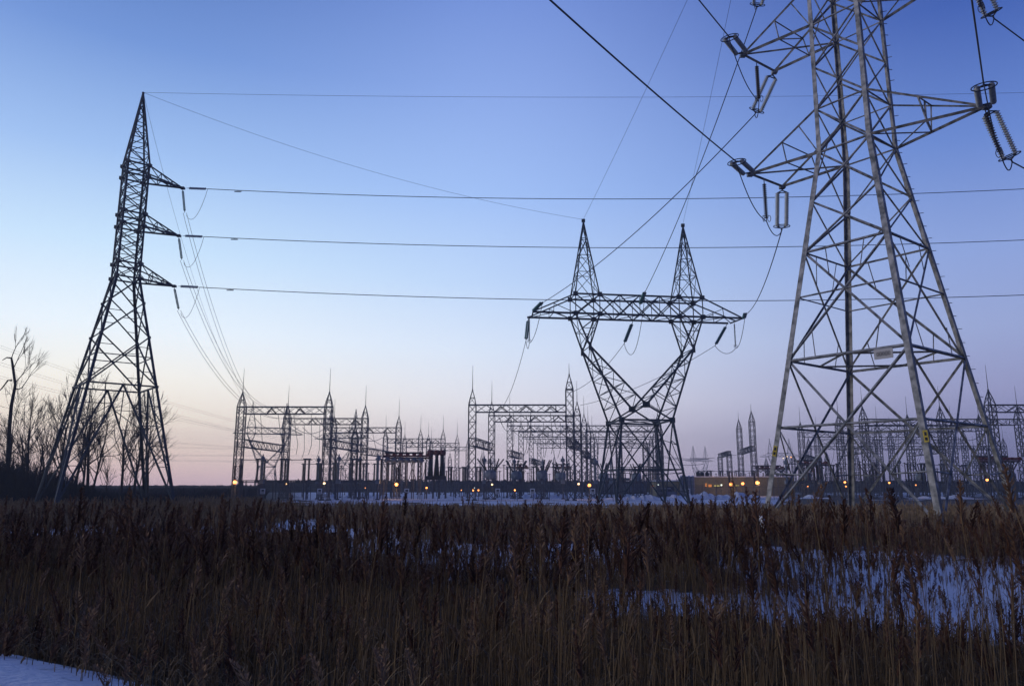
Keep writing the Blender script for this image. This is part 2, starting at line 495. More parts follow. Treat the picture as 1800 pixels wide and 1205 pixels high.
# cross arms. left: flat-ended; right: pointed
arm_tips = {}
for lv, z in enumerate((WZ, WZ + 12, WZ + 24)):
    cz = ncor(z); ct = ncor(z + 4)
    Rr, Bb, Ll, Ff = cz; Rt, Bt, Lt, Ft = ct
    t1 = Vector((21.9, 66.6, z)); t2 = Vector((25.9, 69.6, z))
    ab = MB(); UPV = Vector((0, 0, 1))
    B = lambda p, q, w: ab.angle(p, q, w, .03, UPV)
    B(Ll, t1, .26); B(Bb, t2, .26); B(t1, t2, .22); B(Lt, t1, .18); B(Bt, t2, .2)
    B(t1, Bb, .16)
    m1, m2 = lerp(Lt, t1, .5), lerp(Bt, t2, .5)
    b1, b2 = lerp(Ll, t1, .45), lerp(Bb, t2, .42)
    for p, q in ((m1, b1), (m1, m2), (m2, b1), (m2, b2), (b1, b2), (lerp(Lt, t1, .25), Ll), (lerp(Bt, t2, .2), b2)): B(p, q, .11)
    # gusset plates
    for p in (t1, t2): ab.box((p.x-.25, p.y-.25, p.z-.18), (p.x+.25, p.y+.25, p.z+.1))
    ab.build('cross_arm', M['galv'], near)
    tr = Vector((35.9, 53.8, z))
    ab = MB()
    B(Ff, tr, .24); B(Rr, tr, .24); B(Ft, tr, .18); B(Rt, tr, .16)
    f1, r1, f2, r2 = lerp(Ff, tr, .5), lerp(Rr, tr, .42), lerp(Ft, tr, .45), lerp(Rt, tr, .45)
    for p, q in ((f1, r1), (f2, r2), (f1, f2), (r1, r2), (f2, r1), (Ff, r1), (f1, lerp(f2, r2, .5)), (Rr, f1)): B(p, q, .11)
    ab.box((tr.x-.25, tr.y-.25, tr.z-.18), (tr.x+.25, tr.y+.25, tr.z+.12))
    ab.build('cross_arm', M['galv'], near)
    arm_tips[lv] = (t1, t2, tr)
# top peak
pk = MB(); topz = levels_up[-1]
apx = Vector((NC[0], NC[1], topz + 7))
for c in ncor(topz): pk.angle(c, apx, .22, .03, apx - c)
pk.build('peak', M['galv'], near)
# step bolts on two legs
for k in (0,):
    sb = MB()
    z = 3.2
    while z < 45:
        c = ncor(z)[k]; out = (c - cen(z)).normalized(); tn = Vector((-out.y, out.x, 0))
        s_ = 1 if int(z / .42) % 2 else -1
        sb.bar(c, c + out * .42 + tn * .12 * s_, .045); z += 1.1
    sb.build('step_bolts', M['galv'], near) if False else sb.build('step_bolt', M['galv'], near)['kind'] if False else tag(sb.build('step_bolt', M['galv'], near), kind='stuff')
# yellow tags and number plate
for k, z in ((2, 5.6), (3, 6.2)):
    c = ncor(z)[k]; d = (Vector((0, 0, EYE)) - c); d.z = 0; d.normalize(); sx = Vector((-d.y, d.x, 0))
    t_ = MB(); q = c + d * .3
    ax = (ncor(z + 1)[k] - c).normalized()
    t_.bar(q - ax * .42, q + ax * .42, .3, .04, ref=d); o = t_.build('warning_tag', M['yellow'], near)
    tk = MB(); q2 = q + d * .03
    tk.bar(q2 + ax * .05, q2 + ax * .3, .14, .02, ref=d); tk.bar(q2 - ax * .3, q2 - ax * .08, .16, .02, ref=d); tk.build('mark', M['dark'], o, origin=parent_world(near))
c3, c2 = ncor(10.1 + EYE)[3], ncor(10.1 + EYE)[2]
pl = MB(); q = lerp(c3, c2, .13); dv = (c2 - c3).normalized(); nv = Vector((-.5, -.83, 0)).normalized()
q = q + nv * .25 + Vector((0, 0, -.45))
pl.bar(q - dv * .1, q + dv * 1.3, .75, .05, ref=nv)
plate = pl.build('number_plate', M['plate'], near)
pk = MB(); q2 = q + nv * .05
for i in range(5):
    p0 = q2 + dv * (.12 + i * .21)
    pk.ring(p0 + dv * .06, dv * .07, Vector((0, 0, .17 if i % 2 else .14)), .018, 10, 4)
pk.build('mark', M['dark'], plate, origin=parent_world(near))

# ================================================================== LEFT TOWER
LC = (-54.6, 105.0); LPHI = -5.0
lt = thing('transmission_tower', 'dark lattice tower at the left with three short arms on its right side', 'transmission tower', (LC[0], LC[1], 0), 'lattice transmission towers')
def la(h): return 2.15 + (28.8 - h) * .25 if h < 28.8 else 2.15 - (h - 28.8) * .004
def lcor(h): return corners(LC[0], LC[1], h + EYE, la(h), LPHI)
ap = Vector((LC[0], LC[1], 57.2 + EYE))
lz = [-2.9, 3, 8.5, 13.4, 20.3, 25.2, 28.8, 30.9, 36.5, 38.3, 43.95, 45.7]
for k in range(4):
    mb = MB()
    for h0, h1 in zip(lz[:-1], lz[1:]):
        mb.angle(lcor(h0)[k], lcor(h1)[k], .34 if h1 < 29 else .26, .05, cen(0) * 0 + (Vector((LC[0], LC[1], 0)) - Vector((*lcor(h0)[k].xy, 0))))
    for h in (13.4, 20.3, 25.2, 28.8, 30.9, 36.5, 38.3, 43.95, 45.7):
        c = lcor(h)[k]; r_ = .24 if h > 28 else .17
        mb.box((c.x - r_, c.y - r_, c.z - r_), (c.x + r_, c.y + r_, c.z + r_))
    mb.build('leg', M['galv_silhouette'], lt)
for k in range(4):
    b = MB()
    fp = lambda h: (lcor(h)[k], lcor(h)[(k + 1) % 4])
    J = lambda p, q, w=.14: b.bar(p, q, w)
    # foot: K from the middle of the ring down to the feet
    a0, b0 = fp(-2.9); a1, b1 = fp(13.4); m = (a1 + b1) / 2
    J(a1, b1, .2); J(m, a0, .2); J(m, b0, .2)
    for (f, t_) in ((a0, a1), (b0, b1)):
        N = 6
        for i in range(1, N):
            p, q = lerp(f, t_, i / N), lerp(f, m, i / N)
            J(p, q, .09)
            if i < N - 1:
                J(lerp(f, t_, (i + 1) / N) if i % 2 else p, q if i % 2 else lerp(f, m, (i + 1) / N), .1)
    J(lerp(a1, m, .5), lerp(m, a0, .3), .1); J(lerp(b1, m, .5), lerp(m, b0, .3), .1)
    # big X with crossing strut
    a2, b2 = fp(20.3)
    J(a1, b2, .17); J(b1, a2, .17)
    t_ = cross_t((a2 - b2).length, (a1 - b1).length); hx = 20.3 + (13.4 - 20.3) * t_; p_ = fp(hx); J(p_[0], p_[1], .12)
    for s_ in (0, 1):
        lo, hi = (a1, a2) if s_ == 0 else (b1, b2); op, oq = (b2, b1) if s_ == 0 else (a2, a1)
        J(lerp(lo, hi, .28), lerp(lo, op, .28), .08); J(lerp(lo, hi, .78), lerp(hi, oq, .22), .08); J(lerp(lo, hi, .28), lerp(lo, op, .12), .08)
    for h0, h1 in ((20.3, 25.2), (25.2, 28.8)):
        p, q = fp(h0); r_, s_ = fp(h1); J(p, s_, .15); J(q, r_, .15)
        J(lerp(p, r_, .3), lerp(p, s_, .3), .08); J(lerp(q, s_, .3), lerp(q, r_, .3), .08)
        if h1 == 25.2:
            J(lerp(p, r_, .7), lerp(r_, q, .3), .08); J(lerp(q, s_, .7), lerp(s_, p, .3), .08)
    for h in (28.8, 30.9, 36.5, 38.3, 43.95, 45.7): p, q = fp(h); J(p, q, .2)
    for h0, h1, n in ((28.8, 30.9, 1), (30.9, 36.5, 3), (36.5, 38.3, 1), (38.3, 43.95, 3), (43.95, 45.7, 1)):
        for i in range(n):
            p, q = fp(lerp(h0, h1, i / n)); r_, s_ = fp(lerp(h0, h1, (i + 1) / n)); J(p, s_, .12); J(q, r_, .12)
            if i: J(p, q, .08)
    b.build('bracing', M['galv_silhouette'], lt)
pk = MB(); tc4 = lcor(45.7)
for c in tc4: pk.bar(c, ap, .2)
for i in range(7):
    f0, f1 = 1 - (1 - i / 7) ** 1.0, (i + 1) / 7
    for k in range(4):
        p, q = lerp(tc4[k], ap, f0), lerp(tc4[(k+1)%4], ap, f0); r_, s_ = lerp(tc4[k], ap, f1), lerp(tc4[(k+1)%4], ap, f1)
        pk.bar(p, q, .09); pk.bar(*((p, s_) if i % 2 else (q, r_)), .1)
pk.ball(ap, .2)
pk.build('peak', M['galv_silhouette'], lt)
ltips = []
for h, ht, (tx, ty) in ((28.8, 30.9, (306, 500)), (36.5, 38.3, (314, 413)), (43.95, 45.7, (321, 330))):
    tip = P(tx, ty, 109.0); tip.z = h + EYE
    cb, ct = lcor(h), lcor(ht)
    ar = MB()
    for i in (0, 1): ar.bar(cb[i], tip, .22); ar.bar(ct[i], tip, .16)
    for f in (.35, .68):
        a, b_, c_, d_ = lerp(cb[0], tip, f), lerp(cb[1], tip, f), lerp(ct[0], tip, f), lerp(ct[1], tip, f)
        for p, q in ((a, b_), (c_, d_), (a, c_), (b_, d_)): ar.bar(p, q, .09)
        g0 = f - .33
        ar.bar(lerp(cb[0], tip, g0), b_, .09); ar.bar(lerp(ct[0], tip, g0), a, .09); ar.bar(lerp(ct[1], tip, g0), b_, .09)
    ar.box((tip.x - .3, tip.y - .3, tip.z - .15), (tip.x + .3, tip.y + .3, tip.z + .15))
    ar.build('cross_arm', M['galv_silhouette'], lt); ltips.append(tip)

# ================================================================== CENTRE PYLON (forked head)
PC = Vector((21.55, 130.0, 0)); PTH = R(7.8)
def pylon(root, mat):
    """built round the root: u along the beam, v across, z above ground"""
    O = parent_world(root)
    UU = Vector((math.cos(PTH), math.sin(PTH), 0)); VV = Vector((-math.sin(PTH), math.cos(PTH), 0))
    L = lambda u, v, z: O + UU * u + VV * v + Vector((0, 0, z + EYE))
    zb, zt = 28.7, 32.1
    bm = MB(); J = lambda p, q, w=.15: bm.bar(p, q, w)
    us = [-11.2, -7, -3.5, 0, 3.5, 7, 11.2]
    for v in (-2.2, 2.2):
        J(L(-18.6, v, zb), L(18.6, v, zb), .3) if v < 0 else J(L(-18.8, v, zb), L(17.6, v, zb), .3)
        J(L(-11.2, v, zt), L(11.2, v, zt), .26)
        J(L(-11.2, v, zt), L(-18.6, v, zb), .2); J(L(11.2, v, zt), L(18.4, v * (.2 if v > 0 else 1), zb), .2)
        for i, (p, q) in enumerate(zip(us[:-1], us[1:])):
            J(L(p, v, zb), L(q, v, zt), .17); J(L(p, v, zt), L(q, v, zb), .17)
        for u in us: J(L(u, v, zb), L(u, v, zt), .15 if abs(u) in (7, 11.2) else .1)
        J(L(-15, v, zb), L(-14.9, v, 30.4), .1); J(L(15, v, zb), L(14.8, v, 30.4), .1)
        J(L(-15, v, 30.3), L(-11.2, v, zb), .1); J(L(15, v, 30.3), L(11.2, v, zb), .1)
    for z in (zb, zt):
        for i, u in enumerate(us):
            J(L(u, -2.2, z), L(u, 2.2, z), .13)
            if i < 6: J(L(u, -2.2 if i % 2 else 2.2, z), L(us[i + 1], 2.2 if i % 2 else -2.2, z), .11)
    for s in (-1, 1):
        J(L(s * 18.5, -2.2, zb), L(s * 18.0, 2.2, zb), .2); J(L(s * 15, -2.2, zb), L(s * 11.2, 2.2, zb), .11); J(L(s * 15, -2.2, zb), L(s * 18.2, 2.2, zb), .11); J(L(s*15, -2.2, zb), L(s*15, 2.2, zb), .11)
    for u in (-11.2, -7, 7, 11.2):
        for v in (-2.2, 2.2):
            for z in (zb, zt):
                c = L(u, v, z); bm.box((c.x - .4, c.y - .12, c.z - .4), (c.x + .4, c.y + .12, c.z + .4))
    bm.build('crossbeam', mat, root)
    for s in (-1, 1):
        pk = MB(); top = L(s * 9.1, 0, 45.8)
        bs = [L(s * 11.2, -2.2, zt), L(s * 7, -2.2, zt), L(s * 7, 2.2, zt), L(s * 11.2, 2.2, zt)]
        for c in bs: pk.bar(c, top, .19)
        fr = [0, .3, .53, .76, .93]
        for a, b_ in zip(fr[:-1], fr[1:]):
            for k in range(4):
                p, q = lerp(bs[k], top, a), lerp(bs[(k+1)%4], top, a); r_, t_ = lerp(bs[k], top, b_), lerp(bs[(k+1)%4], top, b_)
                pk.bar(p, t_, .09); pk.bar(q, r_, .09); pk.bar(r_, t_, .1)
        pk.box((top.x - .3, top.y - .2, top.z - .2), (top.x + .3, top.y + .2, top.z + .35))
        pk.build('peak', mat, root)
        # fork leg
        fk = MB(); J2 = lambda p, q, w=.12: fk.bar(p, q, w)
        sgn = s
        for v0, vk, vw in ((-2.2, -2.9, -4.2), (2.2, 2.9, 4.2)):
            top_o, top_i = L(sgn * 11.2, v0, zb), L(sgn * 7, v0, zb)
            knee = L(sgn * 9.0, vk, 23.0); waist = L(sgn * 4.3, vw, 10.7); crotch = L(0, vw * .96, 13.25)
            J2(top_o, knee, .26); J2(top_i, knee, .24); J2(knee, waist, .3); J2(knee, crotch, .3)
            J2(crotch, L(-sgn * 4.3, vw, 10.7), .2) if False else None
            J2(crotch, waist, .24)
            J2(lerp(top_o, knee, .45), lerp(top_i, knee, .45), .1); J2(top_i, lerp(top_o, knee, .45), .1); J2(lerp(top_i, knee, .45), lerp(top_o, knee, .8), .1)
            fs = [.2, .42, .62, .82]
            for i, f in enumerate(fs):
                J2(lerp(knee, waist, f), lerp(knee, crotch, f), .12)
                g_ = fs[i - 1] if i else 0
                J2(*((lerp(knee, waist, f), lerp(knee, crotch, g_)) if i % 2 else (lerp(knee, crotch, f), lerp(knee, waist, g_))), .11)
            c = crotch; fk.box((c.x - .6, c.y - .1, c.z - .5), (c.x + .6, c.y + .1, c.z + .5)) if s > 0 else None
            c = knee; fk.box((c.x - .25, c.y - .1, c.z - .7), (c.x + .25, c.y + .1, c.z + .7))
            c = waist; fk.box((c.x - .45, c.y - .1, c.z - .45), (c.x + .45, c.y + .1, c.z + .45))
        # bracing across the fork (front to back)
        kn = [L(sgn * 9.0, v, 23.0) for v in (-2.9, 2.9)]; wa = [L(sgn * 4.3, v, 10.7) for v in (-4.2, 4.2)]; cr = [L(0, v, 13.25) for v in (-4.03, 4.03)]
        to = [L(sgn * 11.2, v, zb) for v in (-2.2, 2.2)]; ti = [L(sgn * 7, v, zb) for v in (-2.2, 2.2)]
        for E in (wa, cr):
            fs = [0, .2, .42, .62, .82, 1]
            for i, (f, g_) in enumerate(zip(fs[:-1], fs[1:])):
                J2(lerp(kn[0], E[0], g_), lerp(kn[1], E[1], g_), .11)
                J2(lerp(kn[i % 2], E[i % 2], f), lerp(kn[1 - i % 2], E[1 - i % 2], g_), .11)
        J2(kn[0], kn[1], .12)
        for T in (to, ti): J2(T[0], kn[1], .1); J2(T[1], kn[0], .1)
        fk.build('fork_leg', mat, root)
    # body
    wz = 10.7; bz = -3.0
    hw = lambda z: 4.3 + (wz - z) * (1.7 / 13.5)
    cs = lambda z: [L(-hw(z), -hw(z), z), L(hw(z), -hw(z), z), L(hw(z), hw(z), z), L(-hw(z), hw(z), z)]
    for k in range(4):
        lg = MB(); lg.bar(cs(bz)[k], cs(wz)[k], .34); lg.build('leg', mat, root)
    bb = MB(); w_, z_ = cs(wz), cs(bz)
    for k in range(4):
        a1, b1, a0, b0 = w_[k], w_[(k+1)%4], z_[k], z_[(k+1)%4]
        bb.bar(a1, b1, .28); bb.bar(a1, b0, .2); bb.bar(b1, a0, .2)
        r_ = cs(2.7); bb.bar(r_[k], r_[(k+1)%4], .2)
        t_ = cross_t((a1 - b1).length, (a0 - b0).length); X = lerp(a1, b0, t_)
        for (p1, p0, d0) in ((a1, a0, X), (b1, b0, X)):
            bb.bar(lerp(p1, p0, .3), lerp(p1, X, .55), .1); bb.bar(lerp(p1, p0, .62), lerp(p0, X, .62), .1)
            bb.bar(lerp(p1, p0, .62), lerp(p1, X, .55), .1); bb.bar(lerp(p1, p0, .85), lerp(p0, X, .3), .1); bb.bar(lerp(p1, p0, .62), lerp(p0, X, .3), .1)
    bb.bar(w_[0], w_[2], .14); bb.bar(w_[1], w_[3], .14)
    bb.build('bracing', mat, root)
    return L
py = thing('transmission_tower', 'dark fork-headed lattice pylon with two spires at the centre, before the substation', 'transmission tower', PC, 'lattice transmission towers')
PL = pylon(py, M['galv_silhouette'])
def copy_tree(src, parent=None):
    c = src.copy(); C.objects.link(c); c.parent = parent
    for ch in src.children: copy_tree(ch, c)
    return c
for (px, d, rz, lab) in ((466, 430, 14, 'small far fork-headed pylon seen through the left gantry of the substation'),
                         (598, 470, -30, 'small far fork-headed pylon behind the second gantry of the left group'),
                         (1232, 900, 20, 'tiny far pylon above the roof of the tan building'),
                         (858, 980, 40, 'tiny far pylon low on the horizon behind the middle gantries'),
                         (1375, 760, -20, 'small far pylon just right of the paired masts')):
    c = copy_tree(py); c.location = PX(px, d, 0); c.rotation_euler = (0, 0, R(rz)); c['label'] = lab

# ================================================================== INSULATORS AND CABLES
def dbl_string(a, b, label, mat, n=18, r=.2, gap=.55, ring=True, single=False, group=None, side=None, ringr=.05):
    """two parallel strings of discs between yokes; a = at the arm, b = at the conductor"""
    a, b = Vector(a), Vector(b)
    t = thing('insulator_string', label, 'insulator', a, group or 'insulator strings')
    d = (b - a).normalized()
    sd = side if side is not None else d.cross(Vector((0, 0, 1)))
    if sd.length < .05: sd = Vector((1, 0, 0))
    sd = (sd - d * sd.dot(d)).normalized(); up = d.cross(sd).normalized()
    Lh = (b - a).length
    if single:
        mb = MB(); mb.sheds(lerp(a, b, .1), lerp(a, b, .93), r, n); mb.build('discs', mat, t, True)
        h = MB(); h.tube([a, lerp(a, b, .12)], r * .2); h.tube([lerp(a, b, .92), b], r * .2); h.build('fitting', M['cable'], t)
        if ring:
            for s in (-1, 1):
                rb = MB(); rb.ring(lerp(a, b, .93) + sd * s * r * 1.3, (up * .5 + sd * .5 * s) * r * 1.1, d * r * 1.5, ringr * .6, 16); rb.build('corona_ring', M['cable'], t)
        return t
    for s in (-1, 1):
        mb = MB(); p, q = lerp(a, b, .13) + sd * s * gap / 2, lerp(a, b, .9) + sd * s * gap / 2
        mb.sheds(p, q, r, n, .55); mb.build('discs', mat, t, True)
    h = MB(); h.tube([a, lerp(a, b, .08)], r * .3)
    for f, g_ in ((.08, .13), (.96, .9)):
        for s in (-1, 1): h.bar(lerp(a, b, f), lerp(a, b, g_) + sd * s * gap / 2, r * .45, r * .3)
        h.bar(lerp(a, b, g_) - sd * gap * .55, lerp(a, b, g_) + sd * gap * .55, r * .45, r * .3)
        if f == .08: h.build('yoke', M['cable'], t); h = MB()
    h.tube([lerp(a, b, .94), b], r * .3); h.build('yoke', M['cable'], t)
    if ring:
        rb = MB(); rb.ring(lerp(a, b, .9), sd * gap * .9, up * gap * .26 + d * gap * .12, ringr, 24); rb.build('corona_ring', M['cable'], t)
    return t
def sag_pts(a, b, sag, n=24):
    a, b = Vector(a), Vector(b)
    return [lerp(a, b, i / n) + Vector((0, 0, -4 * sag * (i / n) * (1 - i / n))) for i in range(n + 1)]
def cable(pts, r, label, group='overhead cables', name='power_cable', n=5, cat='cable'):
    og = Vector(pts[0]); mb = MB(); mb.tube(pts, r, n)
    o = mb.build(name, M['cable'], None, True, origin=og)
    return tag(o, label, cat, group)
def loop(a, b, drop, n=16, side=Vector((0,0,0))):
    a, b = Vector(a), Vector(b)
    return [lerp(a, b, i/n) + Vector((0,0,-drop)) * math.sin(math.pi * i/n) ** .8 + side * math.sin(math.pi * i / n) for i in range(n + 1)]

lvname = ('lower', 'middle', 'top')
ndir = Vector((-17.4, -25.8, 0)).normalized()
pyl_targets = {0: PL(18.6, -2.2, 28.7), 1: PL(-18.6, -2.2, 28.7), 2: PL(0, -2.2, 30.4)}
for lv in range(3):
    t1, t2, tr = arm_tips[lv]
    # toward and over the camera
    e1 = t1 + (ndir + Vector((0, 0, -.06))).normalized() * 4.3
    dbl_string(t1, e1, f'twin grey insulator strings pulled toward the camera from the near tower {lvname[lv]} left arm', M['glass_ins'], 22, .22, .9, side=Vector((.83, -.56, 0)), ringr=.045)
    far = t1 + ndir * 140; far.z = t1.z - 1
    cable(sag_pts(e1, far, 3.0, 40), .06, f'thick conductor running overhead from the near tower {lvname[lv]} left arm')
    # toward the pylon
    tgt = pyl_targets[lv]
    dd = (tgt - t2)
    dz = {0: -1.3, 1: -.95, 2: -.9}[lv]
    hd = Vector((dd.x, dd.y, 0)).normalized()
    e2 = t2 + (hd + Vector((0, 0, dz))).normalized() * 4.4
    dbl_string(t2, e2, f'twin pale disc strings hanging below the near tower {lvname[lv]} left arm', M['glass_ins'], 18, .23, .85, side=Vector((.8, -.3, 0)), ringr=.045)
    endp = tgt + (e2 - tgt).normalized() * 4.2
    cable(sag_pts(e2, endp, 1.6, 30), .055, f'conductor sloping from the near tower {lvname[lv]} left arm down to the centre pylon')
    # jumper support string and jumper
    mid = lerp(t1, t2, .42)
    js = mid + Vector((0, 0, -4.1))
    dbl_string(mid, js, f'dark brown disc string hanging under the near tower {lvname[lv]} left arm', M['dark_ins'], 17, .2, single=True, ringr=.05)
    jp = [lerp(e1, js, i / 14) + Vector((0, 0, -1.1 * math.sin(math.pi * i / 14))) for i in range(15)] + loop(js, e2, .9, 10)[1:]
    cable(jp, .045, f'jumper cable looping below the {lvname[lv]} left arm of the near tower', 'jumper cables', 'jumper_cable')
    # right arm
    e3 = tr + (Vector((-.56, -.83, .0)) + Vector((0, 0, -.03))).normalized() * 4.3
    dbl_string(tr, e3, f'twin grey insulator strings pulled toward the camera from the {lvname[lv]} right arm tip', M['glass_ins'], 22, .22, .9, side=Vector((.83, -.56, 0)), ringr=.045)
    f2 = tr + Vector((-.56, -.83, 0)) * 130
    cable(sag_pts(e3, f2, 3, 40), .06, f'thick conductor running overhead from the {lvname[lv]} right arm of the near tower')
    e4 = tr + Vector((.55, .25, -1.1)).normalized() * 4.6
    dbl_string(tr, e4, f'twin grey disc strings slanting down outward from the {lvname[lv]} right arm tip', M['glass_ins'], 18, .23, .85, side=Vector((.9, -.4, 0)), ringr=.045)
    cable(sag_pts(e4, PX(2600, 150, 24 + lv * 6), 2.0, 24), .055, f'conductor sloping off to the right from the {lvname[lv]} right arm of the near tower')
    j2 = tr + Vector((.55, -.1, -4.0))
    dbl_string(tr + Vector((-.2, 0, -.1)), j2, f'dark brown disc string hanging from the {lvname[lv]} right arm tip', M['dark_ins'], 16, .2, single=True)
    jp = [lerp(e3, j2, i / 14) + Vector((0, 0, -1.2 * math.sin(math.pi * i / 14))) for i in range(15)] + loop(j2, e4, .9, 10)[1:]
    cable(jp, .045, f'jumper cable looping past the {lvname[lv]} right arm tip of the near tower', 'jumper cables', 'jumper_cable')
# ground wires from near tower to the pylon peaks
for s, tx, nm in ((-1, 1205, 'left'), (1, 1283, 'right')):
    top = PL(s * 9.1, 0, 46.1)
    dirp = P(tx, 0, 80)
    q = top + (dirp - top) * 1.35
    cable(sag_pts(top, q, .6, 24), .022, f'thin shield wire rising from the {nm} spire of the centre pylon', 'shield wires', 'shield_wire')

# pylon strings
def pstring(a, b, lab, single=False, m=None, n=16):
    dbl_string(a, b, lab, m or M['teal_ins'], n, .2 if not single else .16, .32, single=single, ringr=.05)
sub_t = {0: P(1020, 712, 182), 1: P(884, 714, 160), 2: P(1000, 690, 160)}
for lv, u, nm in ((0, 18.6, 'right'), (1, -18.6, 'left'), (2, 0, 'middle')):
    tgt = pyl_targets[lv]; t2 = arm_tips[lv][1]
    d = (t2 - tgt).normalized()
    pstring(tgt, tgt + d * 4.2, f'green insulator string at the beam {nm}, centre pylon, pulling toward the near tower')
    a = {0: PL(17.4, 2.2, 28.5), 1: PL(-18.6, 2.2, 28.5), 2: PL(0, 2.2, 28.5)}[lv]
    st = sub_t[lv]; dd = (st - a).normalized()
    dd2 = (Vector((dd.x, dd.y, 0)).normalized() + Vector((0, 0, -.95 if lv != 1 else -1.4))).normalized()
    ln = 4.2 if lv == 1 else 4.8
    q0 = a
    if lv != 1:
        q0 = a + dd2 * 1.2; 
    pstring(a, a + dd2 * ln, f'green insulator string slanting down below the {nm} of the centre pylon beam')
    cable(sag_pts(a + dd2 * ln, st, 1.5, 20), .05, f'conductor dropping from the {nm} of the centre pylon to the substation gantries')
    e1 = tgt + d * 4.2; e2 = a + dd2 * ln
    if lv == 2:
        cable(loop(e1, e2, 5.5, 20), .05, 'jumper loop hanging under the middle of the centre pylon beam', 'jumper cables', 'jumper_cable')
    else:
        v0 = (a + tgt) / 2 + Vector((-.2, 0, 0)); v1 = v0 + Vector((0, 0, -4.8))
        pstring(v0, v1, f'thin dark disc string hanging straight down at the centre pylon {nm} end', True, M['galv_silhouette'], 18)
        cable(loop(e1, v1, 1.5, 12) + loop(v1, e2, 1.2, 12)[1:], .05, f'jumper loop at the {nm} end of the centre pylon beam', 'jumper cables', 'jumper_cable')

# left tower strings, long wires to the right, and drops to the first gantry
gt = [P(545, 717, 162), P(488, 717, 162), P(449, 717, 162)]
hn = ('lowest', 'middle', 'highest')
for i, tip in enumerate(ltips):
    e = tip + Vector((3.9, -.3, -.25))
    dbl_string(tip + Vector((.6, 0, 0)), e, f'pale insulator string stretched to the right from the {hn[i]} arm of the left tower', M['glass_ins'], 18, .11, .2, ringr=.04, side=Vector((0, .3, 1)))
    yend = {0: (1800, 517), 1: (1800, 420), 2: (1800, 330)}[i]
    ymid = {0: (1080, 525), 1: (1050, 431), 2: (1000, 344)}[i]
    B_ = P(yend[0], yend[1], 105); Mi = P(ymid[0], ymid[1], 106)
    # parabola through e, Mi, B_
    x0, x1, x2 = e.x, Mi.x, B_.x
    pts = []
    for j in range(61):
        x = x0 + (x2 * 1.25 - x0) * j / 60
        z = (e.z * (x-x1)*(x-x2)/((x0-x1)*(x0-x2)) + Mi.z * (x-x0)*(x-x2)/((x1-x0)*(x1-x2)) + B_.z * (x-x0)*(x-x1)/((x2-x0)*(x2-x1)))
        pts.append(Vector((x, e.y + (105 - e.y) * j / 60, z)))
    cable(pts, .055, f'long conductor crossing the sky from the {hn[i]} arm of the left tower')
    dmp = MB(); q = pts[2]; dmp.bar(q + Vector((-.5, 0, -.18)), q + Vector((.5, 0, -.18)), .12); dmp.bar(q, q + Vector((0,0,-.2)), .06)
    tag(dmp.build('vibration_damper', M['cable'], None, origin=q), f'small damper clamped on the {hn[i]} long conductor by the left tower', 'damper', 'vibration dampers')
    dd = (gt[i] - tip); hdv = Vector((dd.x, dd.y, 0)).normalized()
    dn = (hdv * (.55) + Vector((.0, 0, -1))).normalized()
    e5 = tip + dn * 3.7
    dbl_string(tip, e5, f'dark insulator string slanting down from the {hn[i]} arm of the left tower', M['teal_ins'], 16, .11, .16, ringr=.035, side=Vector((1, .3, 0)))
    for s in (-.25, .25):
        cable(sag_pts(e5 + Vector((s, 0, 0)), gt[i] + Vector((s * 1.6, 0, 0)), (7.5, 6.0, 3.5)[i], 24), .03, f'{"left" if s < 0 else "right"} wire of the pair dropping from the left tower {hn[i]} arm')
    cable(loop(e, e5 + Vector((.3, 0, -.4)), 2.2, 14), .03, f'jumper loop below the {hn[i]} arm of the left tower', 'jumper cables', 'jumper_cable')
apw = ap + Vector((0, 0, .1))
x2p = P(1800, 163, 105); mp_ = P(1000, 171, 105)
pts = []
for j in range(61):
    x0, x1, x2 = apw.x, mp_.x, x2p.x; x = x0 + (x2 * 1.25 - x0) * j / 60
    z = (apw.z*(x-x1)*(x-x2)/((x0-x1)*(x0-x2)) + mp_.z*(x-x0)*(x-x2)/((x1-x0)*(x1-x2)) + x2p.z*(x-x0)*(x-x1)/((x2-x0)*(x2-x1)))
    pts.append(Vector((x, 105, z)))
cable(pts, .022, 'highest thin shield wire crossing the whole sky from the left tower tip', 'shield wires', 'shield_wire')
cable(sag_pts(apw, PL(-9.1, 0, 46.1), 2.2, 30), .022, 'thin shield wire from the left tower tip to the centre pylon left spire', 'shield wires', 'shield_wire')
cable(sag_pts(apw, P(424, 694, 162), 4.5, 30), .02, 'faint shield wire falling to the first mast', 'shield wires', 'shield_wire')
# far lines behind the left tower
for i, (a, b, c, lab) in enumerate(((( -40, 592), (133, 654), (470, 751), 'upper'), ((-40, 624), (120, 674), (462, 766), 'second'), ((-40, 650), (133, 694), (500, 770), 'third'),
                                ((-40, 752), (305, 775), (470, 788), 'fourth'), ((-40, 778), (300, 783), (520, 789), 'fifth'),
                                ((-40, 796), (300, 798), (560, 800), 'sixth'), ((-40, 803), (300, 807), (640, 812), 'lowest'))):
    da, dc = (260, 430) if i < 3 else (420, 600)
    A0, C0 = P(a[0], a[1], da), P(c[0], c[1], dc)
    tm = (b[0] - a[0]) / (c[0] - a[0]); dm_ = 1 / ((1-tm)/da + tm/dc); B0 = P(b[0], b[1], dm_)
    tt = (B0.x - A0.x) / (C0.x - A0.x)
    sg = (lerp(A0.z, C0.z, tt) - B0.z) / (4 * tt * (1 - tt))
    for s in (0, .55):
        mb_pts = [p + Vector((0, 0, -s * (1.6 if i < 3 else 1.2))) for p in sag_pts(A0, C0, max(.2, sg), 26)]
        cable(mb_pts, .035 if i < 3 else .04, f'{"upper" if s == 0 else "lower"} wire of the {lab} far line crossing behind the left tower', 'far overhead lines')

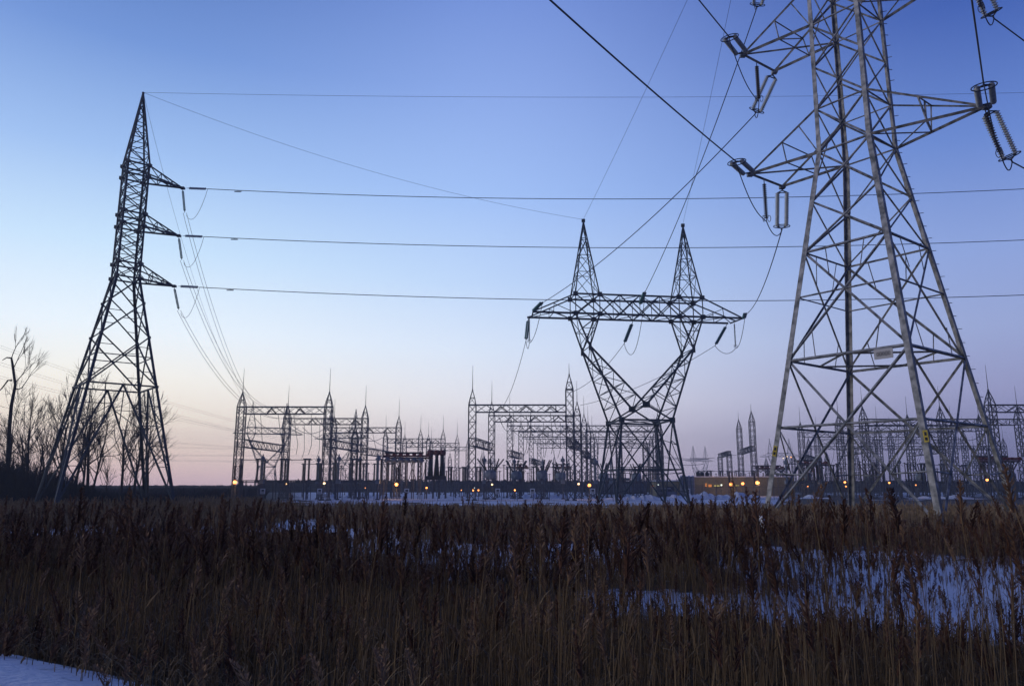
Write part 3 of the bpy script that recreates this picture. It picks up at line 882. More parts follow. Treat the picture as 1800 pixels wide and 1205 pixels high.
# ================================================================== SUBSTATION GANTRIES
CW = 1.5
def lattice_col(h, w=CW, taper=1.0, spire=True, ch=.17, br=.085, seg=1.75):
    mb = MB()
    cs = lambda z: [Vector((sx * w / 2, sy * w / 2, z)) for sx, sy in ((-1,-1),(1,-1),(1,1),(-1,1))]
    n = max(3, int(h / seg))
    for k in range(4): mb.bar(cs(0)[k], cs(h)[k], ch)
    for i in range(n):
        a, b = cs(h * i / n), cs(h * (i + 1) / n)
        for k in range(4):
            mb.bar(a[k], b[(k+1)%4], br); mb.bar(a[(k+1)%4], b[k], br)
            if i % 3 == 0: mb.bar(a[k], a[(k+1)%4], br)
    for k in range(4): mb.bar(cs(h)[k], cs(h)[(k+1)%4], ch)
    for sx in (-1, 1):
        for sy in (-1, 1): mb.box((sx*w/2-.35, sy*w/2-.35, -.3), (sx*w/2+.35, sy*w/2+.35, .25))
    if spire:
        top = Vector((0, 0, h + 3.1)); mid = [lerp(c * 1.0, Vector((0, 0, c.z + 2.5)), .42) for c in cs(h)]
        m1 = [Vector((c.x * .58, c.y * .58, h + 1.5)) for c in cs(0)]
        for k in range(4):
            mb.bar(cs(h)[k], m1[k], ch * .9); mb.bar(m1[k], top, ch * .9); mb.bar(m1[k], m1[(k+1)%4], br); mb.bar(cs(h)[k], m1[(k+1)%4], br)
        mb.ball(top, .2, 6)
    return mb
TPL = {}
def tpl_mesh(key, fn, mat):
    if key not in TPL:
        mb = fn(); me = bpy.data.meshes.new(key.split('|')[0]); me.from_pydata(mb.v, [], mb.f); me.update(); me.materials.append(mat); TPL[key] = me
    return TPL[key]
def put(name, me, parent, loc, rz=0, scale=None):
    o = bpy.data.objects.new(name, me); C.objects.link(o); o.parent = parent; o.location = loc; o.rotation_euler = (0, 0, rz)
    if scale: o.scale = scale
    return o
def rod_mb(L=5.0):
    mb = MB(); mb.tube([(0,0,0),(0,0,L)], .085, 5, .03); return mb
def beam_mb(L, w=1.35, h=1.5, ch=.16, br=.085, seg=1.9):
    mb = MB(); n = max(2, int(L / seg))
    cs = lambda x: [Vector((x, -w/2, 0)), Vector((x, w/2, 0)), Vector((x, w/2, -h)), Vector((x, -w/2, -h))]
    for k in range(4): mb.bar(cs(0)[k], cs(L)[k], ch)
    for i in range(n):
        a, b = cs(L * i / n), cs(L * (i + 1) / n)
        for k in (1, 3):
            mb.bar(a[k], b[(k+1)%4], br) if i % 2 else mb.bar(a[(k+1)%4], b[k], br)
            if k == 3: mb.bar(a[k], b[(k+1)%4], br*.8); mb.bar(a[(k+1)%4], b[k], br*.8)
        for k in (0, 2): mb.bar(a[k], b[(k+1)%4], br)
        if i % 4 == 0:
            for k in range(4): mb.bar(a[k], a[(k+1)%4], br*1.4)
    return mb
H1, H2 = 16.5 + EYE, 19.7 + EYE
def add_beam(parent, p, q, **kw):
    p, q = Vector(p), Vector(q); L = (q - p).length
    mb = beam_mb(L, **kw); ax = (q - p).normalized(); an = math.atan2(ax.y, ax.x)
    tl = math.asin(max(-1, min(1, ax.z)))
    M4 = Matrix.Rotation(an, 4, 'Z') @ Matrix.Rotation(-tl, 4, 'Y')
    mb.v = [tuple((M4 @ Vector(v)) + p) for v in mb.v]
    return mb.build('beam', M['galv_mid'], parent)
def drop_strings(root, p, q, fr, z, flip=1):
    """V-shaped dark strings under a beam carrying the bus conductors"""
    for f in fr:
        c = lerp(p, q, f); c.z = z - .2
        mb = MB(); mb.sheds(c, c + Vector((1.7 * flip, -1.2, -1.5)), .17, 9, .5, 6); mb.sheds(c + Vector((0, 0, -.2)), c + Vector((-1.4 * flip, 1.4, -1.3)), .17, 9, .5, 6)
        mb.build('insulator_string', M['dark_ins'], root)
def gantry(label, masts, depth, beams=True, zb=H1, strings=(), d2=None, group='substation gantries'):
    """masts: list of (px, type)"""
    base = PX(masts[0][0], depth, 0)
    t = thing('substation_gantry', label, 'gantry', base, group)
    pos = []
    for i, (px, ty) in enumerate(masts):
        d = depth if d2 is None else lerp(depth, d2, i / max(1, len(masts) - 1))
        p = PX(px, d, 8.0); p.z = 0; pos.append(p)
        h = H1 if ty == 1 else H2
        col_ = put('column', tpl_mesh('column|%d' % ty, lambda: lattice_col(h), M['galv_mid']), t, p - base)
        if ty != 3: put('lightning_rod', tpl_mesh('lightning_rod|%d' % ty, lambda: rod_mb(5.2 if ty == 1 else 2.4), M['galv_mid']), col_, (0, 0, h + 3.1))
    if beams:
        for a, b in zip(pos[:-1], pos[1:]):
            d = (b - a).normalized() * (CW / 2 + .02)
            p, q = a + d, b - d; p.z = q.z = zb; add_beam(t, p, q)
            if strings: drop_strings(t, Vector(p), Vector(q), strings, zb)
    return t, pos
G = {}
G['L1'] = gantry('frontmost gantry of the left group, two tall pointed masts joined by a truss', [(419, 1), (574, 1)], 162, strings=(.32, .68))
G['L2'] = gantry('second gantry of the left group, standing behind and right of the frontmost one', [(501, 1), (639, 1)], 190, strings=(.3, .62, .9))
G['L3'] = gantry('third gantry of the left group with its right mast above the red-topped breakers', [(584, 1), (699, 1)], 220, strings=(.25, .55, .85))
G['L4'] = gantry('low far gantry behind the three dark bushings, left group', [(676, 1), (738, 1), (778, 1)], 272, strings=(.3, .7))
G['L5'] = gantry('thin far gantry at the right end of the left group', [(710, 1), (752, 1), (803, 1)], 300, strings=(.3, .7))
G['L6'] = gantry('faintest far gantry reaching toward the middle group', [(757, 1), (822, 1)], 330, strings=(.3, .7))
G['M1'] = gantry('frontmost gantry of the middle group with a taller right mast', [(829.5, 1), (1002.5, 2)], 158, strings=(.27, .55, .83))
G['M2'] = gantry('second gantry of the middle group, just behind the frontmost one', [(864, 1), (1016, 1)], 182, strings=(.2, .5, .8))
G['M3'] = gantry('third gantry of the middle group, running on behind the centre pylon', [(896, 1), (1028, 1), (1159, 1)], 213, strings=(.25, .5, .8))
G['M4'] = gantry('fourth gantry of the middle group, running on behind the centre pylon', [(916, 1), (1035, 1), (1162, 1)], 239, strings=(.3, .6))
G['M5'] = gantry('fifth gantry of the middle group, lower in view than the fourth', [(934, 1), (1042, 1), (1153, 1)], 273, strings=(.3, .6))
G['M6'] = gantry('farthest gantry of the middle group', [(948, 1), (1048, 1), (1146, 1)], 308, strings=(.3, .6))
G['R1'] = gantry('frontmost gantry of the right group, its mast beside the near tower leg', [(1751, 1), (1890, 1)], 158, strings=(.3, .7))
G['R2'] = gantry('second gantry of the right group seen through the near tower legs', [(1524, 1), (1662, 1), (1800, 1)], 192, strings=(.3, .7))
G['R3'] = gantry('third gantry of the right group seen through the near tower legs', [(1480, 1), (1603, 1), (1730, 1)], 214, strings=(.3, .7))
G['R4'] = gantry('fourth gantry of the right group, its left mast between the near tower legs', [(1412, 1), (1548, 1), (1680, 1)], 240, strings=(.3, .7))
G['R5'] = gantry('fifth gantry of the right group, far and pale', [(1440, 1), (1570, 1), (1700, 1)], 276, strings=(.3, .7))
G['R6'] = gantry('farthest gantry of the right group', [(1425, 1), (1540, 1), (1660, 1), (1770, 1)], 320, strings=(.3, .7))
def cross_beam(key, pa, pb, z):
    """low beam running away from the camera between two rows"""
    t = G[key][0]; a, b = Vector(pa), Vector(pb); a.z = b.z = z
    d = (b - a).normalized() * (CW / 2 + .05)
    add_beam(t, a + d, b - d, h=1.6, seg=1.9, ch=.15, br=.07)
ZL = 12.6
cross_beam('L1', G['L1'][1][0], G['L2'][1][0], ZL); cross_beam('L1', G['L1'][1][1], G['L2'][1][1], ZL)
cross_beam('L2', G['L2'][1][1], G['L3'][1][1], ZL - .5)
cross_beam('M1', G['M1'][1][0], G['M2'][1][0], ZL); cross_beam('M1', G['M1'][1][1], G['M2'][1][1], ZL)
cross_beam('M3', G['M3'][1][0], G['M4'][1][0], ZL); cross_beam('M3', G['M3'][1][1], G['M4'][1][1], ZL)
cross_beam('M3', G['M3'][1][2], G['M4'][1][2], ZL); cross_beam('M5', G['M5'][1][0], G['M6'][1][0], ZL)
cross_beam('M5', G['M5'][1][1], G['M6'][1][1], ZL)
cross_beam('R2', G['R2'][1][0], G['R3'][1][0], ZL); cross_beam('R4', G['R4'][1][0], G['R5'][1][0], ZL); cross_beam('R2', G['R2'][1][1], G['R3'][1][1], ZL)
G['S1'] = gantry('pair of tall pointed masts joined by a low slanting truss, right of the tan building', [(1326, 2), (1303, 2)], 238, beams=True, zb=15.1, d2=268)
# small portal left of it
def portal():
    t = thing('substation_gantry', 'low portal without spires above the tan building roof', 'gantry', PX(1283, 285, 0), 'substation gantries')
    base = Vector(t.location); pos = []
    for px, d in ((1283, 285), (1267, 310)):
        p = PX(px, d, 8); p.z = 0; pos.append(p)
        put('column', tpl_mesh('column|low', lambda: lattice_col(14.4, spire=False), M['galv_mid']), t, p - base)
    a, b = Vector(pos[0]), Vector(pos[1]); a.z = b.z = 15.6; add_beam(t, a, b, ch=.2, br=.14)
    return pos
pp = portal()
cable(sag_pts((pp[0].x, pp[0].y, 15), (G['S1'][1][1].x, G['S1'][1][1].y, 14.5), 1, 12), .07, 'cable between the low portal and the paired masts', 'substation cables')
for i, y_ in enumerate((801, 803, 812)):
    cable(sag_pts(P(1256 - i * 10, y_ + 3, 310), P(1165, y_, 330), .8, 12), .09, f'{("upper", "second", "lower")[i]} busbar cable between the centre pylon and the low portal', 'substation cables')
ordn = ['first', 'second', 'third', 'fourth', 'fifth', 'sixth', 'seventh', 'eighth', 'ninth', 'tenth', 'eleventh', 'twelfth', 'thirteenth', 'fourteenth', 'fifteenth', 'sixteenth', 'seventeenth', 'eighteenth', 'nineteenth', 'twentieth'] + ['twenty-' + w for w in ('first', 'second', 'third', 'fourth', 'fifth', 'sixth', 'seventh', 'eighth', 'ninth')] + ['thirtieth'] + ['thirty-' + w for w in ('first', 'second', 'third', 'fourth', 'fifth', 'sixth', 'seventh', 'eighth', 'ninth')] + ['fortieth']
GN = {g_ + str(i): f'{("frontmost", "second", "third", "fourth", "fifth")[i - 1]} {w_}' for g_, w_ in (('L', 'left'), ('M', 'middle'), ('R', 'right')) for i in range(1, 6)}
# busbar cables sagging between gantries
bi = 0
for (ka, kb, fr) in (('L1', 'L2', (.15, .5, .85)), ('L2', 'L3', (.2, .5, .8)), ('L3', 'L4', (.2, .5, .8)), ('M1', 'M2', (.27, .55, .83)), ('M2', 'M3', (.2, .5, .8)), ('M3', 'M4', (.1, .25, .4)), ('M4', 'M5', (.1, .3, .4)), ('R2', 'R3', (.2, .4, .6, .8)), ('R3', 'R4', (.2, .5, .8)), ('R4', 'R5', (.2, .5, .8))):
    A_, B_ = G[ka][1], G[kb][1]
    for f in fr:
        p = lerp(A_[0], A_[-1], f); q = lerp(B_[0], B_[-1], f); p = Vector(p); q = Vector(q); p.z = q.z = H1 - 2.2
        bi += 1
        cable(sag_pts(p, q, 2.4, 10), .07, f'dark busbar cable sagging behind the {GN[ka]} gantry, {ordn[int(f * 10)]} position along it', 'sagging busbar cables', 'busbar_cable', 4)
# drop wires
for key in ('L1', 'L2', 'L3', 'M1', 'M2', 'M3', 'M4', 'R2', 'R3', 'R4'):
    ps = G[key][1]
    for f in (.22, .42, .6, .8):
        p = Vector(lerp(ps[0], ps[-1], f)); p.z = H1 - 1.5; q = p + Vector((rng.uniform(-1.2, 1.2), rng.uniform(2, 5), 0)); q.z = 9.5
        cable([p, lerp(p, q, .4) + Vector((.3, 0, -.5)), lerp(p, q, .75) + Vector((.5, 0, 0)), q], .055, f'thin dropper cable below the {GN[key]} gantry, {ordn[int(f * 5) - 1]} from its left end', 'dropper cables', 'dropper_cable', 4)

# ================================================================== SWITCHGEAR
def make_template(name):  # parts kept with the first thing built
    return name
def disconnect(loc, rz, label, w=5.0, first=[None], sc_=1.0, cat='disconnect switch', group='disconnect switches'):
    """two stands with a beam, three post insulators and a blade"""
    if first[0] is None:
        t = thing('disconnect_switch', label, cat, (0, 0, 0), group)
        for x in (-w/2 + .3, w/2 - .3):
            mb = MB()
            for dy in (-.5, .5):
                mb.bar((x, dy, 0), (x, dy, 3.6), .14)
            for i in range(4): mb.bar((x, -.5, .1 + i * .9), (x, .5, .9 + i * .85), .07); mb.bar((x, .5, .1 + i * .9), (x, -.5, .9 + i * .85), .07)
            mb.build('support_leg', M['galv_mid'], t)
        mb = MB(); mb.bar((-w/2, -.35, 3.7), (w/2, -.35, 3.7), .22); mb.bar((-w/2, .35, 3.7), (w/2, .35, 3.7), .22)
        for x in (-w/2 + .2, w/2 - .2, w/2 - 1.1): mb.box((x - .35, -.42, 3.82), (x + .35, .42, 4.2))
        mb.build('base_beam', M['galv_mid'], t)
        for x in (-w/2 + .2, w/2 - .2, w/2 - 1.1):
            mb = MB(); mb.sheds((x, 0, 4.2), (x, 0, 8.5), .3, 14, .6, 6); mb.build('insulator', M['dark_ins'], t)
        mb = MB(); mb.bar((-w/2 - .3, 0, 8.6), (w/2 + .5, 0, 8.6), .16); mb.box((w/2 - 1.5, -.25, 8.5), (w/2 + .2, .25, 8.9)); mb.box((-w/2 - .1, -.2, 8.5), (-w/2 + .5, .2, 8.8))
        mb.tube([(w/2+.4, 0, 8.6), (w/2 + .9, 0, 8.9), (w/2 + 1.3, 0, 8.3)], .05, 5)
        mb.build('blade', M['galv_mid'], t); first[0] = t
    else:
        t = copy_tree(first[0])
    t.location = loc; t.rotation_euler = (0, 0, rz); t.scale = (sc_,) * 3; t['label'] = label; t['group'] = group
    return t
def it_post(loc, label, first=[None], sc_=1.0):
    if first[0] is None:
        t = thing('instrument_transformer', label, 'instrument transformer', (0, 0, 0), 'instrument transformers')
        mb = MB(); mb.bar((0, 0, 0), (0, 0, 3.4), .3); mb.bar((-.4, 0, .1), (.4, 0, .1), .3); mb.build('pedestal', M['galv_mid'], t)
        mb = MB(); mb.box((-.45, -.45, 3.4), (.45, .45, 4.3)); mb.build('tank', M['grey_tank'], t)
        mb = MB(); mb.sheds((0, 0, 4.3), (0, 0, 8.2), .24, 13, .65, 7); mb.build('insulator', M['grey_tank'], t)
        mb = MB(); mb.lathe((0, 0, 8.2), (0, 0, 9.6), [(0, .25), (.1, .5), (.5, .5), (.62, .2), (1, .1)], 8); mb.build('head', M['grey_tank'], t); first[0] = t
    else: t = copy_tree(first[0])
    t.location = loc; t['label'] = label; t.scale = (sc_,) * 3
    return t
def breaker(loc, rz, label, first=[None]):
    """dark slanted-arm breaker column"""
    if first[0] is None:
        t = thing('circuit_breaker', label, 'circuit breaker', (0, 0, 0), 'circuit breakers')
        mb = lattice_col(4.4, 1.8, spire=False, ch=.14, br=.08, seg=1.4); mb.build('stand', M['galv_mid'], t)
        mb = MB(); mb.lathe((0, 0, 4.3), (0, 0, 6.4), [(0, 1.0), (.3, 1.35), (.7, 1.3), (1, .9)], 10); mb.build('tank', M['grey_tank'], t)
        for s in (-1, 0, 1):
            for s2 in (-1, 1):
                if s == 0 and s2 == 1: continue
                mb = MB(); p = Vector((s * .9, s2 * .3, 6.2)); mb.sheds(p, p + Vector((s * 1.5 + (.5 * s2 if s else 0), s2 * .9, 2.6)), .2, 8, .6, 6); mb.build('bushing', M['black_ins'], t)
        first[0] = t
    else: t = copy_tree(first[0])
    t.location = loc; t.rotation_euler = (0, 0, rz); t['label'] = label
    return t
def bushing(loc, label, first=[None]):
    if first[0] is None:
        t = thing('current_transformer', label, 'current transformer', (0, 0, 0), 'large dark current transformers')
        mb = MB()
        for x in (-.8, .8):
            for y in (-.8, .8): mb.bar((x, y, 0), (x, y, 4.4), .16)
        mb.bar((-1.1, -.8, 4.4), (1.1, -.8, 4.4), .2); mb.bar((-1.1, .8, 4.4), (1.1, .8, 4.4), .2); mb.build('stand', M['galv_mid'], t)
        mb = MB(); mb.box((-.9, -.9, 4.5), (.9, .9, 5.3)); mb.build('tank', M['dark'], t)
        mb = MB(); mb.lathe((0, 0, 5.3), (0, 0, 10.2), [(0, .78)] + [(.02 + i * .065 + j * .032, (.78 - i * .028) * (1 if j else .82)) for i in range(14) for j in (0, 1)] + [(1, .4)], 12); mb.build('insulator', M['black_ins'], t)
        mb = MB(); mb.lathe((0, 0, 10.1), (0, 0, 11.4), [(0, .45), (.15, .8), (.75, .85), (1, .6)], 12); mb.build('head', M['red'], t)
        first[0] = t
    else: t = copy_tree(first[0])
    t.location = loc; t['label'] = label
    return t
ordn = ['first', 'second', 'third', 'fourth', 'fifth', 'sixth', 'seventh', 'eighth', 'ninth', 'tenth', 'eleventh', 'twelfth', 'thirteenth', 'fourteenth', 'fifteenth', 'sixteenth', 'seventeenth', 'eighteenth', 'nineteenth', 'twentieth'] + ['twenty-' + w for w in ('first', 'second', 'third', 'fourth', 'fifth', 'sixth', 'seventh', 'eighth', 'ninth')] + ['thirtieth'] + ['thirty-' + w for w in ('first', 'second', 'third', 'fourth', 'fifth', 'sixth', 'seventh', 'eighth', 'ninth')] + ['fortieth']
# front row of disconnects below the left gantry
for i, px in enumerate((438, 480, 522, 606, 650)):
    disconnect(PX(px, 172, 0), 0, f'tall switch on steel legs under the frontmost left gantry, {ordn[i]} from the left', sc_=1.0)
for i, px in enumerate((546, 575, 628, 672)):
    disconnect(PX(px, 205, 0), 0, f'switch in the second row behind the left gantry, {ordn[i]} from the left')
for i, px in enumerate((780, 805, 830, 858, 884)):
    disconnect(PX(px, 225, 0), R(12), f'switch right of the three dark current transformers, {ordn[i]} from the left', sc_=.95)
for i, px in enumerate((905, 930, 965, 990, 1080, 1110, 1140)):
    disconnect(PX(px, 240, 0), R(-8), f'switch behind the middle gantries, {ordn[i]} from the left')
for i, px in enumerate((1240, 1262, 1290, 1318, 1345, 1368)):
    disconnect(PX(px, 300, 0), R(10), f'switch standing behind the tan building, {ordn[i]} from the left')
for i, px in enumerate((1400, 1425, 1455, 1490, 1530, 1570, 1615, 1650, 1690)):
    disconnect(PX(px, 205 + 8 * (i % 3), 0), R(5), f'switch seen between the near tower legs, {ordn[i]} from the left')
for i, px in enumerate((458, 557, 593, 630, 663)):
    it_post(PX(px, 166 + (i % 2) * 8, 0), f'slim grey transformer post in the left yard, {ordn[i]} from the left')
for i, px in enumerate((851, 904, 955, 990, 1048, 1075)):
    it_post(PX(px, 176 + (i % 3) * 10, 0), f'slim grey transformer post in the middle yard, {ordn[i]} from the left')
for i, px in enumerate((1385, 1444, 1500, 1586, 1640, 1710, 1765)):
    it_post(PX(px, 190 + (i % 3) * 12, 0), f'slim grey transformer post in the right yard, {ordn[i]} from the left')
for i, (px, d) in enumerate(((862, 172), (908, 184), (953, 178), (986, 200), (955, 225), (1062, 205), (1120, 210))):
    breaker(PX(px, d, 0), R(15 * i), f'bulky dark breaker with slanted arms in the middle yard, {ordn[i]} counted')
for i, (px, d) in enumerate(((1420, 220), (1530, 235), (1622, 210), (1780, 190))):
    breaker(PX(px, d, 0), R(25 * i), f'bulky dark breaker with slanted arms in the right yard, {ordn[i]} from the left')
for i, px in enumerate((755.5, 766.5, 776.5)):
    bushing(PX(px, 186, 0), f'large dark current transformer with red cap, {("left", "middle", "right")[i]} one of the three')
# red-topped breaker bank with grey globes
def red_bank(px0, px1, d, n, label, zt=9.5, globes=True):
    a, b = PX(px0, d, 0), PX(px1, d, 0)
    t = thing('circuit_breaker', label, 'circuit breaker', (a + b) / 2, 'red-topped switchgear')
    o = (a + b) / 2; L = (b - a).length
    for row in (0, 1):
        for i in range(n):
            x = a.x + L * (i + .5 * row) / n; y = a.y + row * 2.6
            mb = MB(); mb.bar((x, y, 0), (x, y, 4.3), .2); mb.bar((x - .4, y, 4.3), (x + .4, y, 4.3), .25)
            mb.build('stand', M['galv_mid'], t)
            mb = MB(); mb.sheds((x, y, 4.4), (x, y, zt - 1.3), .2, 12, .6, 6)
            if not row:
                mb.sheds((x + .5, y, 4.4), (x - .9 + (i % 2) * 2.2, y, zt - 1.2), .1, 10, .6, 6)
            mb.build('insulator', M['brown_ins'], t)
            if globes and (row == 0 or i % 2 == 0):
                mb = MB(); mb.ball((x, y - .1, zt - .9), .75 if row == 0 else .6, 10, .9); mb.build('globe', M['grey_tank'], t, True)
            mb = MB(); mb.bar((x - .2, y, zt - .3), (x + .9, y, zt - 1.3), .14); mb.bar((x - .9, y, zt - 1.3), (x + .2, y, zt - .3), .14); mb.build('strut', M['dark'], t)
    for k, (y, z, x0, x1) in enumerate(((0, zt + .1, 0, 1), (2.6, zt + .9, 0, .8), (1.3, zt - .3, .1, 1.05))):
        mb = MB(); mb.bar((a.x + L * x0 - 1, a.y + y, z), (a.x + L * x1 + .6, a.y + y, z), .42, .38)
        mb.build('busbar', M['red'] if k != 1 else M['dark'], t)
    mb = MB()
    for i in range(n + 1):
        x = a.x + L * i / n - .4; mb.box((x, a.y - .3, zt - .05), (x + .7, a.y + 1.5, zt + .65))
    mb.build('interrupter', M['red'], t)
red_bank(679, 750, 176, 6, 'bank of red-topped breakers with round grey globes, left of the dark current transformers')
red_bank(1335, 1388, 250, 6, 'low dark red switchgear bank between the paired masts and the near tower leg', 8.5, False)
red_bank(1735, 1800, 185, 5, 'red-capped switchgear seen right of the near tower right leg', 9.0, False)
red_bank(1412, 1458, 215, 4, 'dark bank of capped switchgear left between the near tower legs', 9.0, False)
red_bank(905, 925, 235, 2, 'small red-capped switchgear behind the second middle gantry', 8.5, False)
red_bank(980, 998, 235, 2, 'small red-capped switchgear beside the tall middle mast', 8.5, False)
# stands lit by the floodlights and thin post insulators filling the yards
for px, d, nm in ((698, 176.5, 'beside the orange lamp below the red-topped breakers'), (1286, 227.5, 'lit orange by the lamp before the tan building'), (1331, 225.5, 'lit orange by the brightest lamp near the paired masts'), (415, 161, 'beside the orange lamp at the foot of the leftmost mast')):
    disconnect(PX(px, d, 0), R(90), f'narrow switch stand {nm}', sc_=.8)
def post_ins(loc, label, first=[None], sc_=1.0):
    if first[0] is None:
        t = thing('post_insulator', label, 'post insulator', (0, 0, 0), 'thin post insulators in the yards')
        mb = MB(); mb.bar((0, 0, 0), (0, 0, 3.9), .2); mb.bar((-.35, 0, 3.9), (.35, 0, 3.9), .2); mb.bar((-.3, 0, .05), (.3, 0, .05), .3); mb.build('pedestal', M['galv_mid'], t)
        mb = MB(); mb.sheds((0, 0, 4), (0, 0, 7.4), .17, 12, .6, 6); mb.build('insulator', M['brown_ins'], t)
        mb = MB(); mb.bar((-.5, 0, 7.5), (.5, 0, 7.5), .14); mb.ball((0, 0, 7.6), .2, 6); mb.build('cap', M['galv_mid'], t); first[0] = t
    else: t = copy_tree(first[0])
    t.location = loc; t['label'] = label; t.scale = (1, 1, sc_)
r5 = random.Random(44)
for yard, a_, b_, n_ in (('left yard', 580, 675, 12), ('yard right of the dark current transformers', 782, 850, 12), ('middle yard', 868, 1045, 26), ('yard behind the centre pylon', 1050, 1155, 14), ('yard behind the tan building', 1235, 1345, 12), ('right yard', 1400, 1800, 40)):
    for i in range(n_):
        px = a_ + (b_ - a_) * (i + .5 + r5.uniform(-.3, .3)) / n_
        post_ins(PX(px, r5.choice((196, 212, 231, 248, 262)) + (60 if 'building' in yard else 0), 0), f'thin post insulator in the {yard}, {ordn[i]} from left', sc_=r5.uniform(.85, 1.2))
for i, (px, d) in enumerate(((1100, 262), (1082, 270), (1122, 275), (1070, 255))):
    c = PX(px, d, 0); t = thing('power_transformer', f'bulky dark transformer tank behind the centre pylon legs, {ordn[i]} of four', 'power transformer', c, 'power transformers')
    mb = MB(); mb.box((c.x - 2.6, c.y - 1.5, .3), (c.x + 2.6, c.y + 1.5, 4.2)); mb.build('tank', M['dark'], t)
    for k in range(7):
        mb = MB(); mb.box((c.x - 2.5 + k * .75, c.y - 2.1, .8), (c.x - 2.1 + k * .75, c.y - 1.52, 3.8)); mb.build('radiator', M['panel'], t)
    for k in (-1.5, 0, 1.5):
        mb = MB(); mb.sheds((c.x + k, c.y, 4.2), (c.x + k * 1.25, c.y, 7.0), .24, 8, .6, 7); mb.build('bushing', M['brown_ins'], t)
    mb = MB(); mb.lathe((c.x - 2, c.y + 1, 5.2), (c.x + 1.5, c.y + 1, 5.2), [(0, .45), (1, .45)], 9); mb.build('conservator', M['panel'], t)
# small distant equipment and far masts
def far_mast(px, d, h, label):
    t = thing('lightning_mast', label, 'mast', PX(px, d, 0), 'far lightning masts')
    me_ = tpl_mesh('column|thin', lambda: lattice_col(15, 1.5, spire=True, ch=.2, br=.1), M['galv_mid'])
    put('column', me_, t, (0, 0, 0), 0, (1, 1, h / 18)); put('lightning_rod', tpl_mesh('lightning_rod|thin', lambda: rod_mb(4), M['galv_mid']), t, (0, 0, h + .1))
for i, (px, py_) in enumerate(((790, 797), (862, 803), (846, 800), (1137, 770), (1445, 795), (1458, 795), (1350, 805), (1398, 800), (1720, 785), (1510, 792), (1637, 795), (1090, 760), (620, 750), (975, 802), (1000, 806))):
    z = 17.5; d = (z - EYE) / ((P(0, py_, 1).z - EYE)); d = min(d, 520)
    far_mast(px, d, z, f'thin far pointed mast, {ordn[i]} of those scattered behind the gantries')
# ordinary street-like frames: low bus supports between rows
for i, (px0, px1, d) in enumerate(((425, 560, 168), (590, 672, 172), (800, 900, 195), (1395, 1500, 200), (1560, 1700, 198), (1045, 1160, 200))):
    a, b = PX(px0, d, 0), PX(px1, d, 0); L = b.x - a.x; n = max(3, int(L / 3.2))
    t = thing('bus_support', f'low grey steel support frame {("under the frontmost gantry", "below the red-topped breakers", "below the middle gantries", "behind the left legs of the near tower", "behind the right legs of the near tower", "behind the centre pylon legs")[i]}', 'support frame', a, 'low support frames')
    mb = MB(); mb.bar((a.x, a.y, 4.05), (b.x, a.y, 4.05), .2); mb.bar((a.x, a.y + 2, 4.05), (b.x, a.y + 2, 4.05), .2); mb.build('beam', M['galv_mid'], t)
    for j in range(n + 1):
        x = a.x + L * j / n; mb = MB(); mb.bar((x, a.y, 0), (x, a.y, 4), .22); mb.bar((x, a.y + 2, 0), (x, a.y + 2, 4), .18)
        if j % 2: mb.bar((x, a.y, .2), (x, a.y + 2, 3.8), .08); mb.bar((x, a.y + 2, .2), (x, a.y, 3.8), .08)
        mb.build('post', M['galv_mid'], t)

# ================================================================== FENCE
def chain_material():
    m = bpy.data.materials.new('chain_link'); m.use_nodes = True; nt = m.node_tree; nt.nodes.clear()
    o = nt.nodes.new('ShaderNodeOutputMaterial'); mx = nt.nodes.new('ShaderNodeMixShader'); tr = nt.nodes.new('ShaderNodeBsdfTransparent'); b = nt.nodes.new('ShaderNodeBsdfPrincipled')
    b.inputs['Base Color'].default_value = (.09, .11, .14, 1); b.inputs['Roughness'].default_value = .6
    t = nt.nodes.new('ShaderNodeTexCoord'); s = nt.nodes.new('ShaderNodeSeparateXYZ'); nt.links.new(t.outputs['Object'], s.inputs[0])
    outs = []
    for sg in (1, -1):
        a = nt.nodes.new('ShaderNodeMath'); a.operation = 'MULTIPLY_ADD'; nt.links.new(s.outputs[2], a.inputs[0]); a.inputs[1].default_value = sg; nt.links.new(s.outputs[0], a.inputs[2])
        f = nt.nodes.new('ShaderNodeMath'); f.operation = 'PINGPONG'; nt.links.new(a.outputs[0], f.inputs[0]); f.inputs[1].default_value = .06
        l = nt.nodes.new('ShaderNodeMath'); l.operation = 'LESS_THAN'; nt.links.new(f.outputs[0], l.inputs[0]); l.inputs[1].default_value = .0028; outs.append(l.outputs[0])
    mxm = nt.nodes.new('ShaderNodeMath'); mxm.operation = 'MAXIMUM'; nt.links.new(outs[0], mxm.inputs[0]); nt.links.new(outs[1], mxm.inputs[1])
    nt.links.new(mxm.outputs[0], mx.inputs[0]); nt.links.new(tr.outputs[0], mx.inputs[1]); nt.links.new(b.outputs[0], mx.inputs[2]); nt.links.new(mx.outputs[0], o.inputs[0])
    return m
M['chain'] = chain_material()
